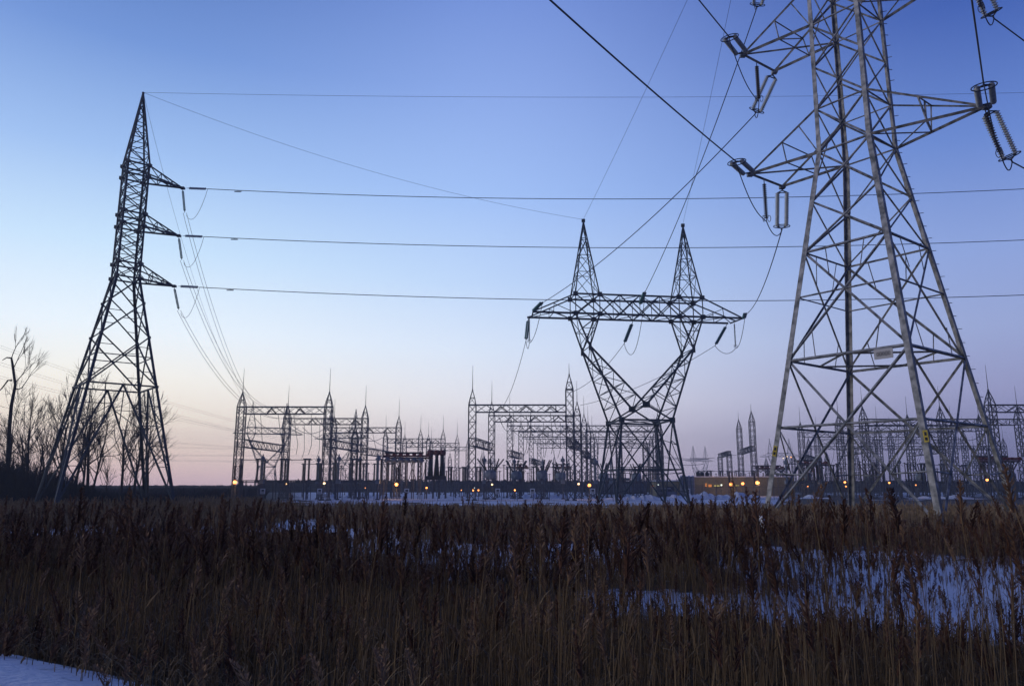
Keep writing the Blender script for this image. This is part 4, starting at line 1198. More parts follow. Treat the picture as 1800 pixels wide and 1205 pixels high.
def fence(px0, px1, d, label):
    a, b = PX(px0, d, 0), PX(px1, d, 0); L = b.x - a.x; n = int(L / 3)
    t = thing('chain_link_fence', label, 'fence', a, 'perimeter fences')
    for j in range(n + 1):
        x = a.x + L * j / n; mb = MB(); mb.bar((x, a.y, -.2), (x, a.y, 2.9), .1); mb.bar((x, a.y, 2.9), (x, a.y - .3, 3.2), .06); mb.build('post', M['galv_mid'], t)
    mb = MB(); mb.bar((a.x, a.y - .12, 2.75), (b.x, a.y - .12, 2.75), .07); mb.bar((a.x, a.y-.12, .1), (b.x, a.y-.12, .1), .05); mb.bar((a.x, a.y-.25, 3.1), (b.x, a.y-.25, 3.1), .03); mb.build('rail', M['galv_mid'], t)
    mb = MB(); mb.box((a.x, a.y - .21, .1), (b.x, a.y - .2, 2.7)); mb.build('mesh_panel', M['chain'], t)
fence(405, 1190, 152, 'grey chain link fence in front of the left and middle yards')
fence(1210, 1990, 168, 'grey chain link fence in front of the tan building and right yard')
# small signs on the fence
for i, (px, d) in enumerate(((462, 151.4), (562, 151.4), (715, 151.4), (875, 151.4), (936, 151.4), (1042, 151.4), (1209, 151.4))):
    c = PX(px, d, 1.9); t = thing('warning_sign', f'small pale warning sign on the fence, {ordn[i]} from the left', 'sign', c, 'fence signs')
    mb = MB(); mb.box((c.x - .45, c.y - .05, c.z - .5), (c.x + .45, c.y, c.z + .5)); mb.build('panel', M['sign'], t)
    mb = MB(); mb.box((c.x - .28, c.y - .07, c.z - .05), (c.x + .28, c.y - .055, c.z + .33)); mb.box((c.x - .32, c.y - .07, c.z - .35), (c.x + .32, c.y - .055, c.z - .18)); mb.build('mark', M['dark'], t)

# ================================================================== BUILDINGS
def building(px0, px1, d, h, label, depth=14):
    a, b = PX(px0, d, 0), PX(px1, d, 0)
    t = thing('utility_building', label, 'building', a, 'low utility buildings')
    mb = MB(); mb.box((a.x, a.y, -.2), (b.x, a.y + depth, h)); w = mb.build('wall', M['block'], t)
    mb = MB(); mb.box((a.x - .2, a.y - .25, h + .002), (b.x + .2, a.y + depth + .2, h + .3)); rf = mb.build('roof', M['roof_snow'], t)
    return t, a, b, rf
t, a, b, rf = building(1222, 1398, 232, 5.5, 'long low tan block building with snowy flat roof and lit windows')
yb = a.y
for i, (px, z, w, h, m) in enumerate(((1241, 3.2, .45, 1.1, 'win_orange'), (1248, 3.0, .9, .8, 'win_orange'), (1260, 3.0, 1.6, .35, 'win_yellow'), (1296, 3.1, 1.0, .3, 'win_yellow'))):
    c = PX(px, 232, z); mb = MB(); mb.box((c.x - w/2, yb - .06, z - h/2), (c.x + w/2, yb - .01, z + h/2)); o = mb.build('window', M[m], t)
    mb = MB(); mb.box((c.x - .05, yb - .1, z - h/2), (c.x + .05, yb - .065, z + h/2)); mb.box((c.x - w/2 - .1, yb - .12, z - h/2 - .12), (c.x + w/2 + .1, yb - .02, z - h/2 - .01)); mb.build('frame', M['dark'], o)
mb = MB(); c = PX(1268, 232, 0)
for i in range(9):
    x = a.x + 3 + i * 3.1; mb.box((x, yb - .05, .2), (x + .12, yb - .005, 5.4))
mb.build('pilaster', M['panel'], t)
for i, px in enumerate((1227, 1234, 1243)):
    c = PX(px, 236, 5.8); mb = MB(); mb.box((c.x - .5, c.y - .5, 5.8), (c.x + .5, c.y + .5, 6.9)); mb.lathe((c.x, c.y, 6.9), (c.x, c.y, 7.2), [(0, .5), (1, .35)], 8); mb.build('roof_vent', M['dark'], t)
t, a, b, rf = building(1158, 1196, 226, 4.3, 'small tan block building behind the right leg of the centre pylon')
mb = MB(); mb.box((a.x + 2, a.y - .08, .2), (a.x + 4.5, a.y - .02, 2.8)); mb.build('door', M['dark'], t)
# row of corrugated tanks between the two buildings
a, b = PX(1196, 224, 0), PX(1222, 224, 0)
for i in range(4):
    x = a.x + (b.x - a.x) * (i + .5) / 4; c = Vector((x, a.y, 0))
    t = thing('storage_silo', f'narrow grey ribbed cylinder between the two tan buildings, {ordn[i]} from the left', 'tank', c, 'ribbed cylinders')
    mb = MB(); mb.lathe(c, c + Vector((0, 0, 5.6)), [(0, .52)] + [(k / 12, .52 + .04 * (k % 2)) for k in range(1, 12)] + [(1, .5)], 10); mb.build('shell', M['panel'], t)
    mb = MB(); mb.lathe(c + Vector((0, 0, 5.6)), c + Vector((0, 0, 5.9)), [(0, .53), (1, .2)], 10); mb.build('cap', M['roof_snow'], t)
# parked vehicles / low sheds in the yard
def van(px, d, label):
    c = PX(px, d, 0); t = thing('parked_van', label, 'van', c, 'parked vans')
    def prism(mb, prof, y0, y1):
        n = len(prof); vs = [(c.x + x, c.y + y0, z) for x, z in prof] + [(c.x + x, c.y + y1, z) for x, z in prof]
        mb.add(vs, [tuple(range(n)), tuple(range(2*n-1, n-1, -1))] + [(i, i + n, (i+1) % n + n, (i+1) % n) for i in range(n)])
    mb = MB(); prism(mb, [(-2.6,.45),(2.6,.45),(2.6,1.3),(1.7,1.45),(1.1,2.2),(-2.5,2.25),(-2.6,1.9)], -.95, .95); mb.build('body', M['panel'], t)
    mb = MB(); prism(mb, [(.2,1.45),(1.5,1.45),(1.0,2.05),(.2,2.05)], -.99, -.96); prism(mb, [(-2.2,1.5),(-.1,1.5),(-.1,2.05),(-2.2,2.05)], -.99, -.96); mb.build('window', M['dark'], t)
    mb = MB(); mb.box((c.x-2.5, c.y-.9, 2.26), (c.x+1, c.y+.9, 2.36)); mb.build('roof_snow', M['roof_snow'], t)
    for x in (-1.6, 1.6):
        for y in (-.98, .78):
            w_ = MB(); w_.lathe((c.x + x, c.y + y, .42), (c.x + x, c.y + y + .2, .42), [(0, .42), (1, .42)], 12); w_.build('wheel', M['dark'], t)
van(1172, 214, 'snow-topped van parked before the small tan building')
# snow banks before the buildings and in the yard
def bank(px0, px1, d, h, label_seed, thick=8):
    a, b = PX(px0, d, 0), PX(px1, d, 0); nx, ny = 90, 14
    r2 = np.random.default_rng(label_seed)
    xs = np.linspace(a.x, b.x, nx); yy = np.linspace(-1, 1, ny)
    ph = r2.uniform(0, 6, 6)
    prof = .5 + .22 * np.sin(xs * .7 + ph[0]) + .2 * np.sin(xs * 1.6 + ph[1]) + .15 * np.sin(xs * 3.3 + ph[2]) + .1 * np.sin(xs * 6.1 + ph[3])
    prof = np.clip(prof, .15, 1.2) * h * np.minimum(1, np.minimum((xs - a.x), (b.x - xs)) / 4 + .02)
    Z = prof[:, None] * np.clip(1 - (yy[None, :] + .25 * np.sin(xs * 1.3 + ph[4])[:, None] * (1 - yy[None, :] ** 2)) ** 2, 0, 1) - .05
    X = np.repeat(xs[:, None], ny, 1); Y = d + yy[None, :] * thick / 2 + 0 * X
    V = np.stack([X, Y, Z], -1).reshape(-1, 3); ii = np.arange(nx * ny).reshape(nx, ny)
    F = np.stack([ii[:-1, :-1], ii[1:, :-1], ii[1:, 1:], ii[:-1, 1:]], -1).reshape(-1, 4)
    me = bpy.data.meshes.new('snow_bank'); fast_mesh(me, V, F, [M['roof_snow']], True)
    o = bpy.data.objects.new('snow_bank', me); C.objects.link(o); tag(o, kind='structure')
bank(1165, 1350, 190, 1.7, 3); bank(1060, 1170, 175, 1.2, 4); bank(900, 1010, 200, 1.6, 5); bank(1400, 1460, 185, 1.2, 6); bank(560, 700, 200, .9, 8); bank(1600, 1720, 180, .9, 9)

# ================================================================== LAMPS
def lamp(px, py_, d, r, kind, label, power=0):
    c = P(px, py_, d); base = Vector((c.x, c.y, 0))
    t = thing('yard_lamp', label, 'lamp', base, 'lit yard lamps')
    mb = MB(); mb.tube([base, Vector((c.x, c.y + r * .8, c.z - r))], .07, 5); mb.tube([Vector((c.x, c.y + r * .8, c.z - r)), Vector((c.x, c.y + r * .8, c.z + r * 1.1))], .06, 5); mb.build('post', M['galv_mid'], t)
    mb = MB(); mb.lathe(c + Vector((0, 0, r * .8)), c + Vector((0, 0, r * 1.4)), [(0, r * .8), (.5, r * .7), (1, r * .25)], 10); mb.build('shade', M['dark'], t)
    mb = MB(); mb.ball(c, r, 10); mb.build('bulb', M[kind], t, True)
    if power:
        ld = bpy.data.lights.new('lamp_light', 'POINT'); ld.energy = power; ld.color = (1, .55, .22) if kind != 'lamp_white' else (.9, .95, .85); ld.shadow_soft_size = r
        lo = bpy.data.objects.new('lamp_light', ld); C.objects.link(lo); lo.parent = t; lo.location = c - base + Vector((0, -r * 2.2, 0))
lamps = [(413,847,158,0.40,'lamp_orange',252),(504,850,185,0.17,'lamp_warm',16),(570,849,160,0.26,'lamp_warm',42),(642,857,182,0.12,'lamp_orange',0),(697,851,173,0.40,'lamp_orange',364),
 (750,857,175,0.22,'lamp_orange',56),(811,861,160,0.12,'lamp_orange',0),(832,861,160,0.20,'lamp_orange',42),(841,861,160,0.20,'lamp_orange',0),(834.5,857,170,0.14,'lamp_white',0),(865,851,168,0.22,'lamp_warm',33),
 (905,861,165,0.20,'lamp_orange',33),(937,861,165,0.19,'lamp_orange',22),(1017,850,175,0.25,'lamp_warm',42),(1036,852.5,170,0.40,'lamp_orange',140),(1054,856,175,0.14,'lamp_orange',0),
 (1147,854,190,0.22,'lamp_orange',28),(1157,851.5,195,0.15,'lamp_white',0),(1268,852,228,0.25,'lamp_white',13),(1285,851,226,0.52,'lamp_orange',420),(1305.5,849.5,226,0.43,'lamp_orange',201),
 (1331.5,848,224,0.58,'lamp_orange',588),(1420,854.5,190,0.16,'lamp_orange',11),(1443,854.5,190,0.26,'lamp_orange',42),(1472,850,200,0.19,'lamp_white',11),(1485,847,190,0.27,'lamp_orange',56),(1487,854.5,185,0.20,'lamp_orange',16),
 (1563,848,180,0.22,'lamp_orange',28),(1610,852,185,0.17,'lamp_orange',16),(1735,843,178,0.30,'lamp_orange',70),(1377,805,262,0.19,'lamp_warm',0),(1383.5,802,262,0.21,'lamp_warm',0),(1390.5,803,262,0.21,'lamp_orange',0)]
for i, (px, py_, d, r, k, pw) in enumerate(lamps):
    k_ = {'lamp_orange': 'orange', 'lamp_warm': 'pale yellow', 'lamp_white': 'cool white'}[k]
    where = 'left yard' if px < 800 else 'middle yard' if px < 1100 else 'yard by the tan buildings' if px < 1350 else 'right yard'
    nth = sum(1 for q in lamps[:i] if (q[0] < 800) == (px < 800) and q[4] == k and (('left yard' if q[0] < 800 else 'middle yard' if q[0] < 1100 else 'yard by the tan buildings' if q[0] < 1350 else 'right yard') == where))
    lamp(px, py_, d, r, k, f'{k_} lamp in the {where}, {ordn[nth]} of that colour from left', pw)

# ================================================================== TREES
def grow(mb, p, d, L, r, lvl, rg, maxl, spread=.6, up=.15):
    n = 4; pts = [p]; rad = [r]
    for i in range(n):
        d = (d + Vector((rg.uniform(-.13, .13), rg.uniform(-.13, .13), rg.uniform(-.05, .1) + up * .2))).normalized()
        pts.append(pts[-1] + d * L / n); rad.append(r * (1 - .42 * (i + 1) / n) if lvl < maxl else r * (1 - .8 * (i + 1) / n))
    mb.tube(pts, rad, 6 if lvl == 0 else 4 if lvl < 3 else 3, cap=False)
    if lvl >= maxl: return
    k = rg.randint(2, 5)
    for i in range(k):
        f = rg.uniform(.35, .95) if i else 1.0
        j = min(n - 1, int(f * n)); q = lerp(pts[j], pts[j + 1], f * n - j if f < 1 else 1)
        an = rg.uniform(0, 6.283); tilt = rg.uniform(.25, 1) * spread if i else .2
        x = d.cross(Vector((.3, .2, 1))).normalized(); y = d.cross(x)
        nd = (d * math.cos(tilt) + (x * math.cos(an) + y * math.sin(an)) * math.sin(tilt) + Vector((0, 0, up))).normalized()
        grow(mb, q, nd, L * rg.uniform(.55, .8), max(.022, rad[j] * rg.uniform(.5, .68) if i else rad[-1]), lvl + 1, rg, maxl, spread, up)
def tree_meshes(seed, H, maxl=5, spread=.65, up=.2, r=.22):
    rg = random.Random(seed); tr = MB(); cr = MB()
    pts = [Vector((0, 0, 0))]; d = Vector((rg.uniform(-.08, .08), 0, 1)).normalized()
    n = 7; Lh = H * .62
    for i in range(n):
        d = (d + Vector((rg.uniform(-.09, .09), rg.uniform(-.09, .09), .1))).normalized(); pts.append(pts[-1] + d * Lh / n)
    rad = [r * (1 - .55 * i / n) for i in range(n + 1)]
    tr.tube([Vector((0,0,-.3))] + pts[1:], rad, 8)
    for i in range(10):
        f = .32 + .68 * i / 9; j = min(n - 1, int(f * n)); q = lerp(pts[j], pts[j + 1], min(1, f * n - j))
        an = rg.uniform(0, 6.283); tl = rg.uniform(.35, .9) if i < 9 else .1
        nd = Vector((math.cos(an) * math.sin(tl), math.sin(an) * math.sin(tl), math.cos(tl)))
        grow(cr, q, nd, H * rg.uniform(.12, .25), rad[j] * .5, 1, rg, maxl, spread, up)
    def mk(nm, mb, m):
        me = bpy.data.meshes.new(nm); me.from_pydata(mb.v, [], mb.f); me.update(); me.materials.append(m); return me
    return mk('trunk', tr, M['bark']), mk('crown', cr, M['twig'])
TM = [tree_meshes(3, 16, 4, .85, .08, .22), tree_meshes(8, 14, 4, .75, .14, .19), tree_meshes(21, 15, 4, 1.0, .05, .22), tree_meshes(33, 12, 4, .8, .1, .16)]
def tree(px, top_y, d, kind, label, rz=0, lean=0):
    z = P(0, top_y - 14, d).z; s = z / {0: 16, 1: 14, 2: 15, 3: 12}[kind] * .98
    t = thing('bare_tree', label, 'tree', PX(px, d, 0), 'bare trees at the left')
    t.rotation_euler = (0, R(lean), rz)
    put('trunk', TM[kind][0], t, (0, 0, 0), 0, (s, s, s)); put('crown', TM[kind][1], t, (0, 0, 0), 0, (s, s, s))
# snag with bent top: built on its own
sd = PX(18, 122, 0)
t = thing('bare_tree', 'tallest bare tree at the far left with a broken bent top and few limbs', 'tree', sd, 'bare trees at the left')
T_ = lambda px, py_: P(px, py_, 122)
mb = MB(); pts = [T_(14, 862), T_(14, 800), T_(17, 745), T_(20, 712), T_(27, 676), T_(22, 640), T_(20, 628)]
pts[0].z = -.3
mb.tube(pts, [.34, .3, .28, .25, .22, .19, .14], 8); mb.build('trunk', M['bark'], t)
mb = MB(); rg = random.Random(5)
mb.tube([T_(20, 629), T_(12, 628), T_(4, 633)], [.14, .1, .05], 5)
mb.tube([T_(21, 668), T_(14, 668), T_(5, 680), T_(-4, 690)], [.14, .12, .1, .05], 5)
mb.tube([T_(27, 683), T_(33, 684), T_(38, 681)], [.12, .1, .07], 5)
for p0, d_, L in ((T_(26, 674), Vector((.55, 0, .85)), 3.2), (T_(22, 650), Vector((.35, 0, .9)), 3.2), (T_(38, 682), Vector((.4, .2, .9)), 2.4), (T_(4, 682), Vector((-.6, .2, -.6)), 2.6), (T_(20, 630), Vector((.12, 0, 1)), 2.5)):
    grow(mb, p0, d_.normalized(), L, .09, 2, rg, 5, .6, .1)
mb.build('crown', M['twig'], t)
tl_ = [(42, 684, 126, 1, 'slender bare tree just right of the broken-topped one', .4), (33, 730, 118, 2, 'bushy bare tree low beside the broken-topped trunk', 1.1), (60, 735, 116, 0, 'spreading bare tree left of the left tower feet', 2.2),
 (4, 700, 130, 2, 'bare tree cut by the left edge of the photo', .3), (97, 672, 150, 1, 'upright bare tree rising behind the left feet of the left tower', 1.9), (128, 688, 140, 0, 'bare tree behind the left legs of the left tower', 2.9),
 (140, 700, 146, 1, 'thin bare tree between the left tower legs, left one', .9), (152, 672, 142, 2, 'full-crowned bare tree framed by the left tower legs', 4.0), (160, 720, 138, 3, 'shorter bare tree right of the full-crowned one', 5.0),
 (212, 690, 150, 3, 'thin bare sapling between the left and right feet of the left tower', 1.0), (234, 692, 145, 0, 'bare tree leaning by the right legs of the left tower', 2.0), (258, 712, 160, 2, 'bare tree spreading right of the left tower legs', 3.0), (222, 800, 150, 3, 'small bare tree low between the left tower feet', .2),
 (80, 745, 128, 3, 'small bare tree left of the left tower outer foot', 2.6), (185, 800, 140, 3, 'small bare tree right of the middle of the left tower', 3.6)]
for px, ty, d, k, lab, rz in tl_: tree(px, ty, d, k, lab, rz, rng.uniform(-3, 4))
# scrub: thicket under the trees, and the far wood (uncountable)
def twigs_stuff(name, label, n, fn, mat, seed, w=.03):
    r_ = np.random.default_rng(seed)
    X, Y, Zb, Ht = fn(r_, n)
    k = 7
    # each bush: k thin blades fanning
    ang = r_.uniform(0, 6.28, (n, k)); tilt = r_.uniform(0, .65, (n, k)); L = Ht[:, None] * r_.uniform(.5, 1, (n, k))
    bx = X[:, None] + r_.normal(0, .25, (n, k)); by = Y[:, None] + r_.normal(0, .25, (n, k))
    tx = bx + np.cos(ang) * np.sin(tilt) * L; ty = by + np.sin(ang) * np.sin(tilt) * L; tz = Zb[:, None] + np.cos(tilt) * L
    mx = (bx + tx) / 2 + r_.normal(0, .05, (n, k)) * L; my = (by + ty) / 2; mz = (Zb[:, None] + tz) / 2 + L * .06
    ww = w * (1 + Y[:, None] / 120) * r_.uniform(.6, 1.5, (n, k))
    a = np.stack([bx - ww, by, np.repeat(Zb[:, None], k, 1) - .1], -1); b = np.stack([bx + ww, by, np.repeat(Zb[:, None], k, 1) - .1], -1)
    c = np.stack([mx + ww * .8, my + ww, mz], -1); d = np.stack([mx - ww * .8, my - ww, mz], -1)
    e = np.stack([tx + ww * .25, ty, tz], -1); f = np.stack([tx - ww * .25, ty, tz], -1)
    V = np.stack([a, b, c, d, e, f], 2).reshape(-1, 3)
    m = n * k; o = np.arange(m)[:, None] * 6
    F = np.concatenate([o + np.array([[0, 1, 2, 3]]), o + np.array([[3, 2, 4, 5]])], 0)
    me = bpy.data.meshes.new(name); fast_mesh(me, V, F, [mat])
    ob = bpy.data.objects.new(name, me); C.objects.link(ob); return tag(ob, label, name.replace('_', ' '), kind='stuff')
def f_thicket(r_, n):
    y = r_.uniform(112, 170, n); px = 900 - 1350 * .0; 
    pxx = -80 + 410 * r_.random(n) ** 1.5
    x = (pxx - 900) / FPX / .985 * y
    h = np.interp(pxx, [-80, 60, 150, 200, 330], [11, 9, 5.5, 2.2, 1.6]) * (.18 + .82 * r_.random(n) ** 1.8)
    return x, y, np.zeros(n), h
twigs_stuff('thicket', 'dark tangled brush under the bare trees at the left', 7500, f_thicket, M['twig'], 5, .02)
def f_far(r_, n):
    y = r_.uniform(175, 420, n) ; pxx = r_.uniform(-60, 470, n)
    x = (pxx - 900) / FPX / 1.0 * y
    h = r_.uniform(.9, 2.7, n)
    return x, y, np.zeros(n), h
twigs_stuff('scrubland', 'low dark brushland stretching to the horizon at the left', 9000, f_far, M['scrub'], 6, .09)
def f_wood(r_, n):
    y = r_.uniform(380, 620, n); pxx = r_.uniform(-100, 1900, n)
    x = (pxx - 900) / FPX * y
    return x, y, np.zeros(n), np.where(pxx < 470, r_.uniform(2.2, 3.9, n), r_.uniform(3, 7, n))
twigs_stuff('distant_wood', 'dark band of distant bare woodland on the horizon', 16000, f_wood, M['scrub'], 9, .16)

# ================================================================== REEDS
def reed_mat(name, c1, c2, c3):
    m, nt, b = mat_new(name)
    at = nt.nodes.new('ShaderNodeAttribute'); at.attribute_name = 'tint'
    r = nt.nodes.new('ShaderNodeValToRGB')
    r.color_ramp.elements[0].color = (*c1, 1); r.color_ramp.elements[1].color = (*c3, 1)
    e = r.color_ramp.elements.new(.5); e.color = (*c2, 1)
    nt.links.new(at.outputs['Fac'], r.inputs[0]); nt.links.new(r.outputs[0], b.inputs['Base Color'])
    b.inputs['Roughness'].default_value = .9
    return m
M['stem'] = reed_mat('reed_stem', (.085, .052, .019), (.17, .107, .04), (.32, .215, .09))
M['plume'] = reed_mat('reed_plume', (.055, .022, .010), (.12, .052, .023), (.30, .19, .10))
M['grass'] = reed_mat('dry_grass', (.20, .135, .065), (.33, .23, .12), (.46, .34, .19))
def reed_template(rg, plume, lod):
    """returns verts: t (along stem), offset xyz ; faces ; material index"""
    T, O, F, MI = [], [], [], []
    def v(t, x, y, z): T.append(t); O.append((x, y, z)); return len(T) - 1
    segs = 3 if lod == 0 else 1
    rings = []
    for i in range(segs + 1):
        t = i / segs; r = .0045 * (1 - .4 * t) * (1 if lod == 0 else 1.9)
        if lod == 0: rings.append([v(t, r * math.cos(a), r * math.sin(a), 0) for a in (0, 2.09, 4.19)])
        else: rings.append([v(t, -r, 0, 0), v(t, r, 0, 0)])
    for i in range(segs):
        if lod == 0:
            for k in range(3): F.append((rings[i][k], rings[i][(k+1)%3], rings[i+1][(k+1)%3], rings[i+1][k])); MI.append(0)
        else: F.append((rings[i][0], rings[i][1], rings[i+1][1], rings[i+1][0])); MI.append(0)
    # leaves
    for i in range(rg.randint(0, 3) if lod == 0 else rg.randint(0, 1)):
        t0 = rg.uniform(.25, .9); an = rg.uniform(0, 6.283); L = rg.uniform(.15, .34); w = .007 if lod == 0 else .011
        cx, cy = math.cos(an), math.sin(an); nx, ny = -cy * w, cx * w; dr = rg.uniform(.2, 1.0)
        pv = None; N = 3 if lod == 0 else 1
        for j in range(N + 1):
            f = j / N; x = cx * L * f * .75; y = cy * L * f * .75; z = L * (f * .9 - dr * 1.1 * f * f); ww = 1 - f * .85
            cur = (v(t0, x - nx * ww, y - ny * ww, z), v(t0, x + nx * ww, y + ny * ww, z))
            if pv: F.append((pv[0], pv[1], cur[1], cur[0])); MI.append(0)
            pv = cur
    if plume:
        L = rg.uniform(.28, .38); drp = rg.choice((.04, .08, .12, .2, .3, .5)); an = rg.uniform(0, 6.283); cx, cy = math.cos(an), math.sin(an)
        def axis(f): return Vector((cx * L * drp * f * f, cy * L * drp * f * f, L * f * (1 - .35 * drp * f) - L * .25))
        n = 46 if lod == 0 else 10
        for i in range(n):
            f = i / n; p = axis(f); q = rg.uniform(0, 6.283)
            wd = (.042 * math.sin(math.pi * min(1, (f * .72 + .22))) + .006) * (1 if lod == 0 else 1.15)
            dx, dy = math.cos(q) * wd + cx * wd * .5, math.sin(q) * wd + cy * wd * .5
            l = L * rg.uniform(.15, .26) * (1.1 - f * .6) * (1 if lod == 0 else 1.5); hw = .008 if lod == 0 else .018
            ex, ey = -math.sin(q) * hw, math.cos(q) * hw
            a = v(1, p.x, p.y, p.z); b = v(1, p.x + dx * .7 + ex, p.y + dy * .7 + ey, p.z + l * .55)
            c = v(1, p.x + dx, p.y + dy, p.z + l * (1 - .3 * drp)); d = v(1, p.x + dx * .7 - ex, p.y + dy * .7 - ey, p.z + l * .5)
            F.append((a, b, c, d)); MI.append(1)
        p0, p1 = axis(0), axis(1)
        hw = .012 if lod == 0 else .022
        F.append((v(1, p0.x - hw, p0.y, p0.z), v(1, p0.x + hw, p0.y, p0.z), v(1, p1.x + hw * .3, p1.y, p1.z), v(1, p1.x - hw * .3, p1.y, p1.z))); MI.append(1)
        F.append((v(1, p0.x, p0.y - hw, p0.z), v(1, p0.x, p0.y + hw, p0.z), v(1, p1.x, p1.y + hw * .3, p1.z), v(1, p1.x, p1.y - hw * .3, p1.z))); MI.append(1)
    return np.array(T), np.array(O), np.array(F), np.array(MI)
def build_reeds(name, label, X, Y, H, has_plume, lod, seed, mats, scale_off=None, tm=None):
    r_ = np.random.default_rng(seed); rg = random.Random(seed)
    Vs, Fs, Ms, Ts = [], [], [], []; off = 0
    NT = 14
    tid = r_.integers(0, NT, len(X))
    Z = ground_z(X, Y)
    for pl in (0, 1):
        for k in range(NT):
            T, O, F, MI = reed_template(rg, pl, lod)
            sel = np.where((tid == k) & (has_plume == pl))[0]
            if not len(sel): continue
            n = len(sel); a = r_.uniform(0, 6.283, n); lean = np.abs(r_.normal(0, .045, n)) + .01; la_ = r_.normal(0.3, 1.6, n)
            h = H[sel]; so = (r_.uniform(.8, 1.25, n) if scale_off is None else scale_off[sel])
            ca, sa = np.cos(a)[:, None], np.sin(a)[:, None]
            ox, oy, oz = O[:, 0][None] * so[:, None], O[:, 1][None] * so[:, None], O[:, 2][None] * so[:, None]
            t = T[None, :]
            bend = (lean * h)[:, None] * (t ** 1.8) * 1.6
            x = X[sel][:, None] + ca * ox - sa * oy + bend * np.cos(la_)[:, None]
            y = Y[sel][:, None] + sa * ox + ca * oy + bend * np.sin(la_)[:, None]
            z = Z[sel][:, None] - .03 + h[:, None] * t * (1 - lean[:, None] ** 2 * t) + oz
            Vs.append(np.stack([x, y, z], -1).reshape(-1, 3))
            nv = len(T)
            Fs.append((F[None] + (np.arange(n) * nv)[:, None, None] + off).reshape(-1, 4)); off += n * nv
            Ms.append(np.tile(MI, n)); Ts.append(np.repeat(np.clip(r_.normal(.45, .24, n) + (0 if tm is None else tm[sel]), 0, 1), nv))
    V = np.concatenate(Vs); F = np.concatenate(Fs); MI = np.concatenate(Ms); T = np.concatenate(Ts)
    me = bpy.data.meshes.new(name); fast_mesh(me, V, F, mats, False, MI)
    at = me.attributes.new('tint', 'FLOAT', 'POINT'); at.data.foreach_set('value', T.astype(np.float32))
    o = bpy.data.objects.new(name, me); C.objects.link(o); return tag(o, label, 'reeds', kind='stuff')
def scatter(n, d0, d1, seed, pw=1.0):
    r_ = np.random.default_rng(seed)
    d = np.sqrt(r_.uniform(d0 ** 2, d1 ** 2, n)) if pw == 1 else d0 + (d1 - d0) * r_.random(n) ** pw
    u = r_.uniform(-.78, .78, n); return u * (d + 1.5), d, r_
# near bed
N1 = 120000
X, Y, r_ = scatter(N1, 5.5, 31, 101)
s_edge = (X - E1[0]) * NRM[0] + (Y - E1[1]) * NRM[1]
op = np.clip(snow_open(X, Y) + r_.normal(0, .12, N1), 0, 1); px, pyb = proj_np(X, Y, ground_z(X, Y))
dens = np.clip(1 - op * .87, 0, 1) * np.where(s_edge < .55, 0, 1) * (.5 + .6 * np.clip(wob(X * 2, Y * 2, 2.0) + .3, 0, 1)) * np.where(Y > 15, .62, 1)
dens = np.where(s_edge < 2.0, dens * .6, dens)
keep = r_.random(N1) < dens
X, Y, op, s_edge, px, pyb = X[keep], Y[keep], op[keep], s_edge[keep], px[keep], pyb[keep]; n = len(X)
tallp = np.where(Y < 11, .012, np.where(Y < 24, .07, .14)) * np.where(px < 800, 1.1, 1.1) * np.where((px > 1590) & (px < 1700), .35, 1)
tall = r_.random(n) < tallp
tt = 880 + 105 * r_.random(n) ** .8 + np.where(px < 1150, 14, 0)
topy = np.where(tall, tt, 1000 + 165 * r_.random(n) ** .8)
topy = np.where((Y > 20) & ~tall, r_.uniform(905, 975, n), topy)
topy = np.where(~tall, keep_low(px, pyb, topy, .91, r_), topy)
topy = np.where(tall & (Y > 13), keep_low(px, pyb, topy, .35, r_), topy)
H = EYE - Y * (topy - 854.4) / FPX - ground_z(X, Y)
H = np.clip(H, .2, 2.75) * r_.uniform(.95, 1.03, n)
H = np.where(s_edge < 1.9, np.minimum(H, .05 + (s_edge - .3) * .45 * r_.random(n)), H)
pl = (r_.random(n) < np.where(tall, .97, np.where(Y > 20, .35, .10))).astype(int)
build_reeds('reed_bed', 'near bed of tall dry plumed reeds in the foreground', X, Y, H, pl, 0, 1, [M['stem'], M['plume']], scale_off=np.where(tall, 1.3, 1.05) * r_.uniform(.8, 1.15, n), tm=np.where((~tall) & (pl == 1) & (px < 1200), .3, 0))
# belt
N2 = 60000
X, Y, r_ = scatter(N2, 29, 58, 102)
op = snow_open(X, Y)
px, pyb = proj_np(X, Y, np.zeros_like(X))
dens = np.clip(1 - op * 1.05, 0, 1) * (.55 + .6 * np.clip(wob(X, Y, 2.0) + .35, 0, 1)) * np.where(Y > 42, .75, 1)
keep = r_.random(N2) < dens; X, Y, px, pyb = X[keep], Y[keep], px[keep], pyb[keep]; n = len(X)
tp = np.where(r_.random(n) < .1, 888 + 22 * r_.random(n), 912 + 45 * r_.random(n)) + 9 * wob(X * 2, Y, 1.5) - np.interp(px, [0, 500, 900, 1300, 1800], [32, 26, 8, -6, -14]) + np.where((px > 1560) & (px < 1730), 16, 0)
tp = keep_low(px, pyb, tp, .88, r_)
H = np.clip(EYE - Y * (tp - 854.4) / FPX, .4, 2.1)
H = np.where(Y > 42, np.minimum(H, .9), H)
pl = (r_.random(n) < np.where(Y < 42, .4, .08)).astype(int)
build_reeds('reed_belt', 'dense brown belt of plumed reeds across the middle of the marsh', X, Y, H, pl, 1, 2, [M['stem'], M['plume']], scale_off=np.full(n, 1.5))
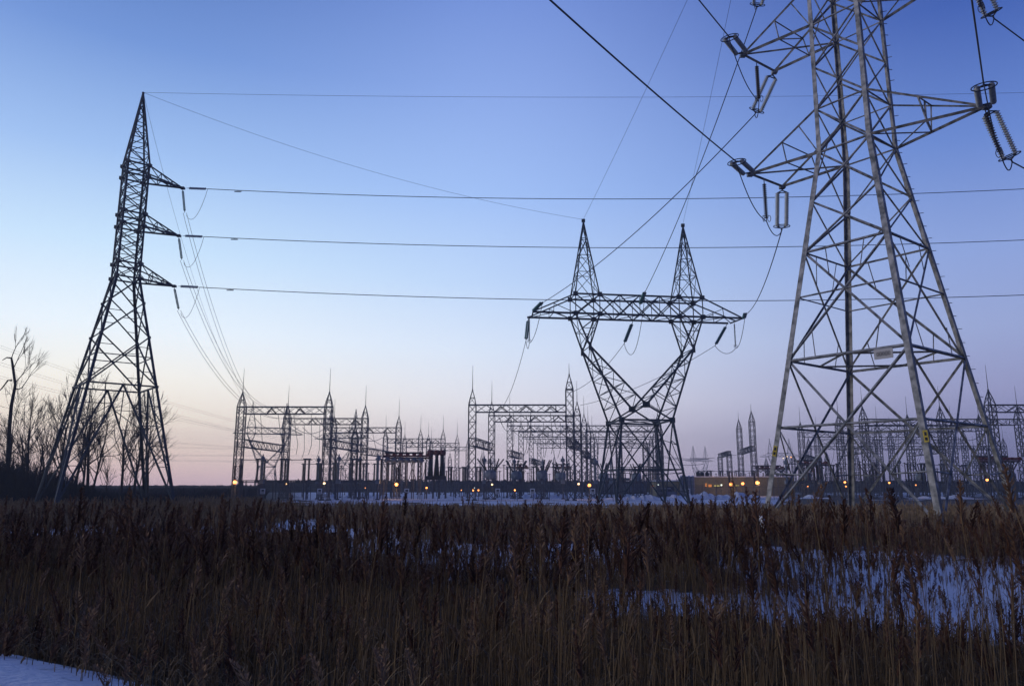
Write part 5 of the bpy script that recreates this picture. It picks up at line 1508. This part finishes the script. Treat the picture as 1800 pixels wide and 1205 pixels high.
# short grass to the substation
N3 = 90000
X, Y, r_ = scatter(N3, 50, 150, 103, 1.2)
op = snow_open(X, Y); px, _ = proj_np(X, Y, np.zeros_like(X))
lim = np.where(px > 680, 114, 134) + 8 * wob(X, Y, .5)
dens = np.clip(1 - op * 1.1, 0, 1) * np.where(Y < lim, 1, .12)
dens = np.where(px < 470, 1, dens)
keep = r_.random(N3) < dens; X, Y, px = X[keep], Y[keep], px[keep]; n = len(X)
H = np.clip((EYE - Y * (np.where(px > 680, 890, 885) - 854.4) / FPX) * r_.uniform(.4, 1.0, n), .2, .95)
H = np.where(px < 460, np.maximum(H, .8 * r_.uniform(.4, 1.3, n)), H)
pl = (r_.random(n) < .1).astype(int)
build_reeds('marsh_grass', 'short pale brown marsh grass between the reeds and the substation', X, Y, H, pl, 1, 3, [M['grass'], M['grass']], scale_off=np.full(n, 1.9), tm=np.interp(px, [300, 1000, 1300], [-.45, -.1, .05]))
# white scrap caught on the reeds by the tower foot
wb = P(1337, 920, 16); mb = MB(); rg = random.Random(2)
t = thing('plastic_bag', 'small white plastic scrap caught in the reeds left of the near tower foot', 'bag', wb)
vs = []; 
for i in range(7):
    f = i / 6; w = .11 * math.sin(math.pi * min(1, f * .85 + .12)); x = wb.x + .1 * f + rg.uniform(-.02, .02); z = wb.z + .16 - .34 * f
    vs += [(x - w * .6, wb.y + rg.uniform(-.04, .04), z), (x, wb.y - w * .6, z + rg.uniform(-.02, .02)), (x + w * .6, wb.y + rg.uniform(-.04, .04), z), (x, wb.y + w * .5, z)]
fs = [(i*4+k, i*4+(k+1)%4, (i+1)*4+(k+1)%4, (i+1)*4+k) for i in range(6) for k in range(4)] + [(3,2,1,0), (24,25,26,27)]
mb.add(vs, fs); mb.build('film', M['white_bag'], t, True)

# ================================================================== HAZE
hz = bpy.data.materials.new('haze'); hz.use_nodes = True; nt = hz.node_tree; nt.nodes.clear()
o_ = nt.nodes.new('ShaderNodeOutputMaterial'); v_ = nt.nodes.new('ShaderNodeVolumePrincipled')
v_.inputs['Color'].default_value = (.82, .87, .93, 1); v_.inputs['Density'].default_value = .0005; v_.inputs['Anisotropy'].default_value = .2
nt.links.new(v_.outputs[0], o_.inputs['Volume'])
mb = MB(); mb.box((-1300, -60, -1.4), (1300, 1100, 72)); hb = mb.build('haze', hz); tag(hb, 'thin bluish evening haze over the marsh and substation', 'haze', kind='stuff')
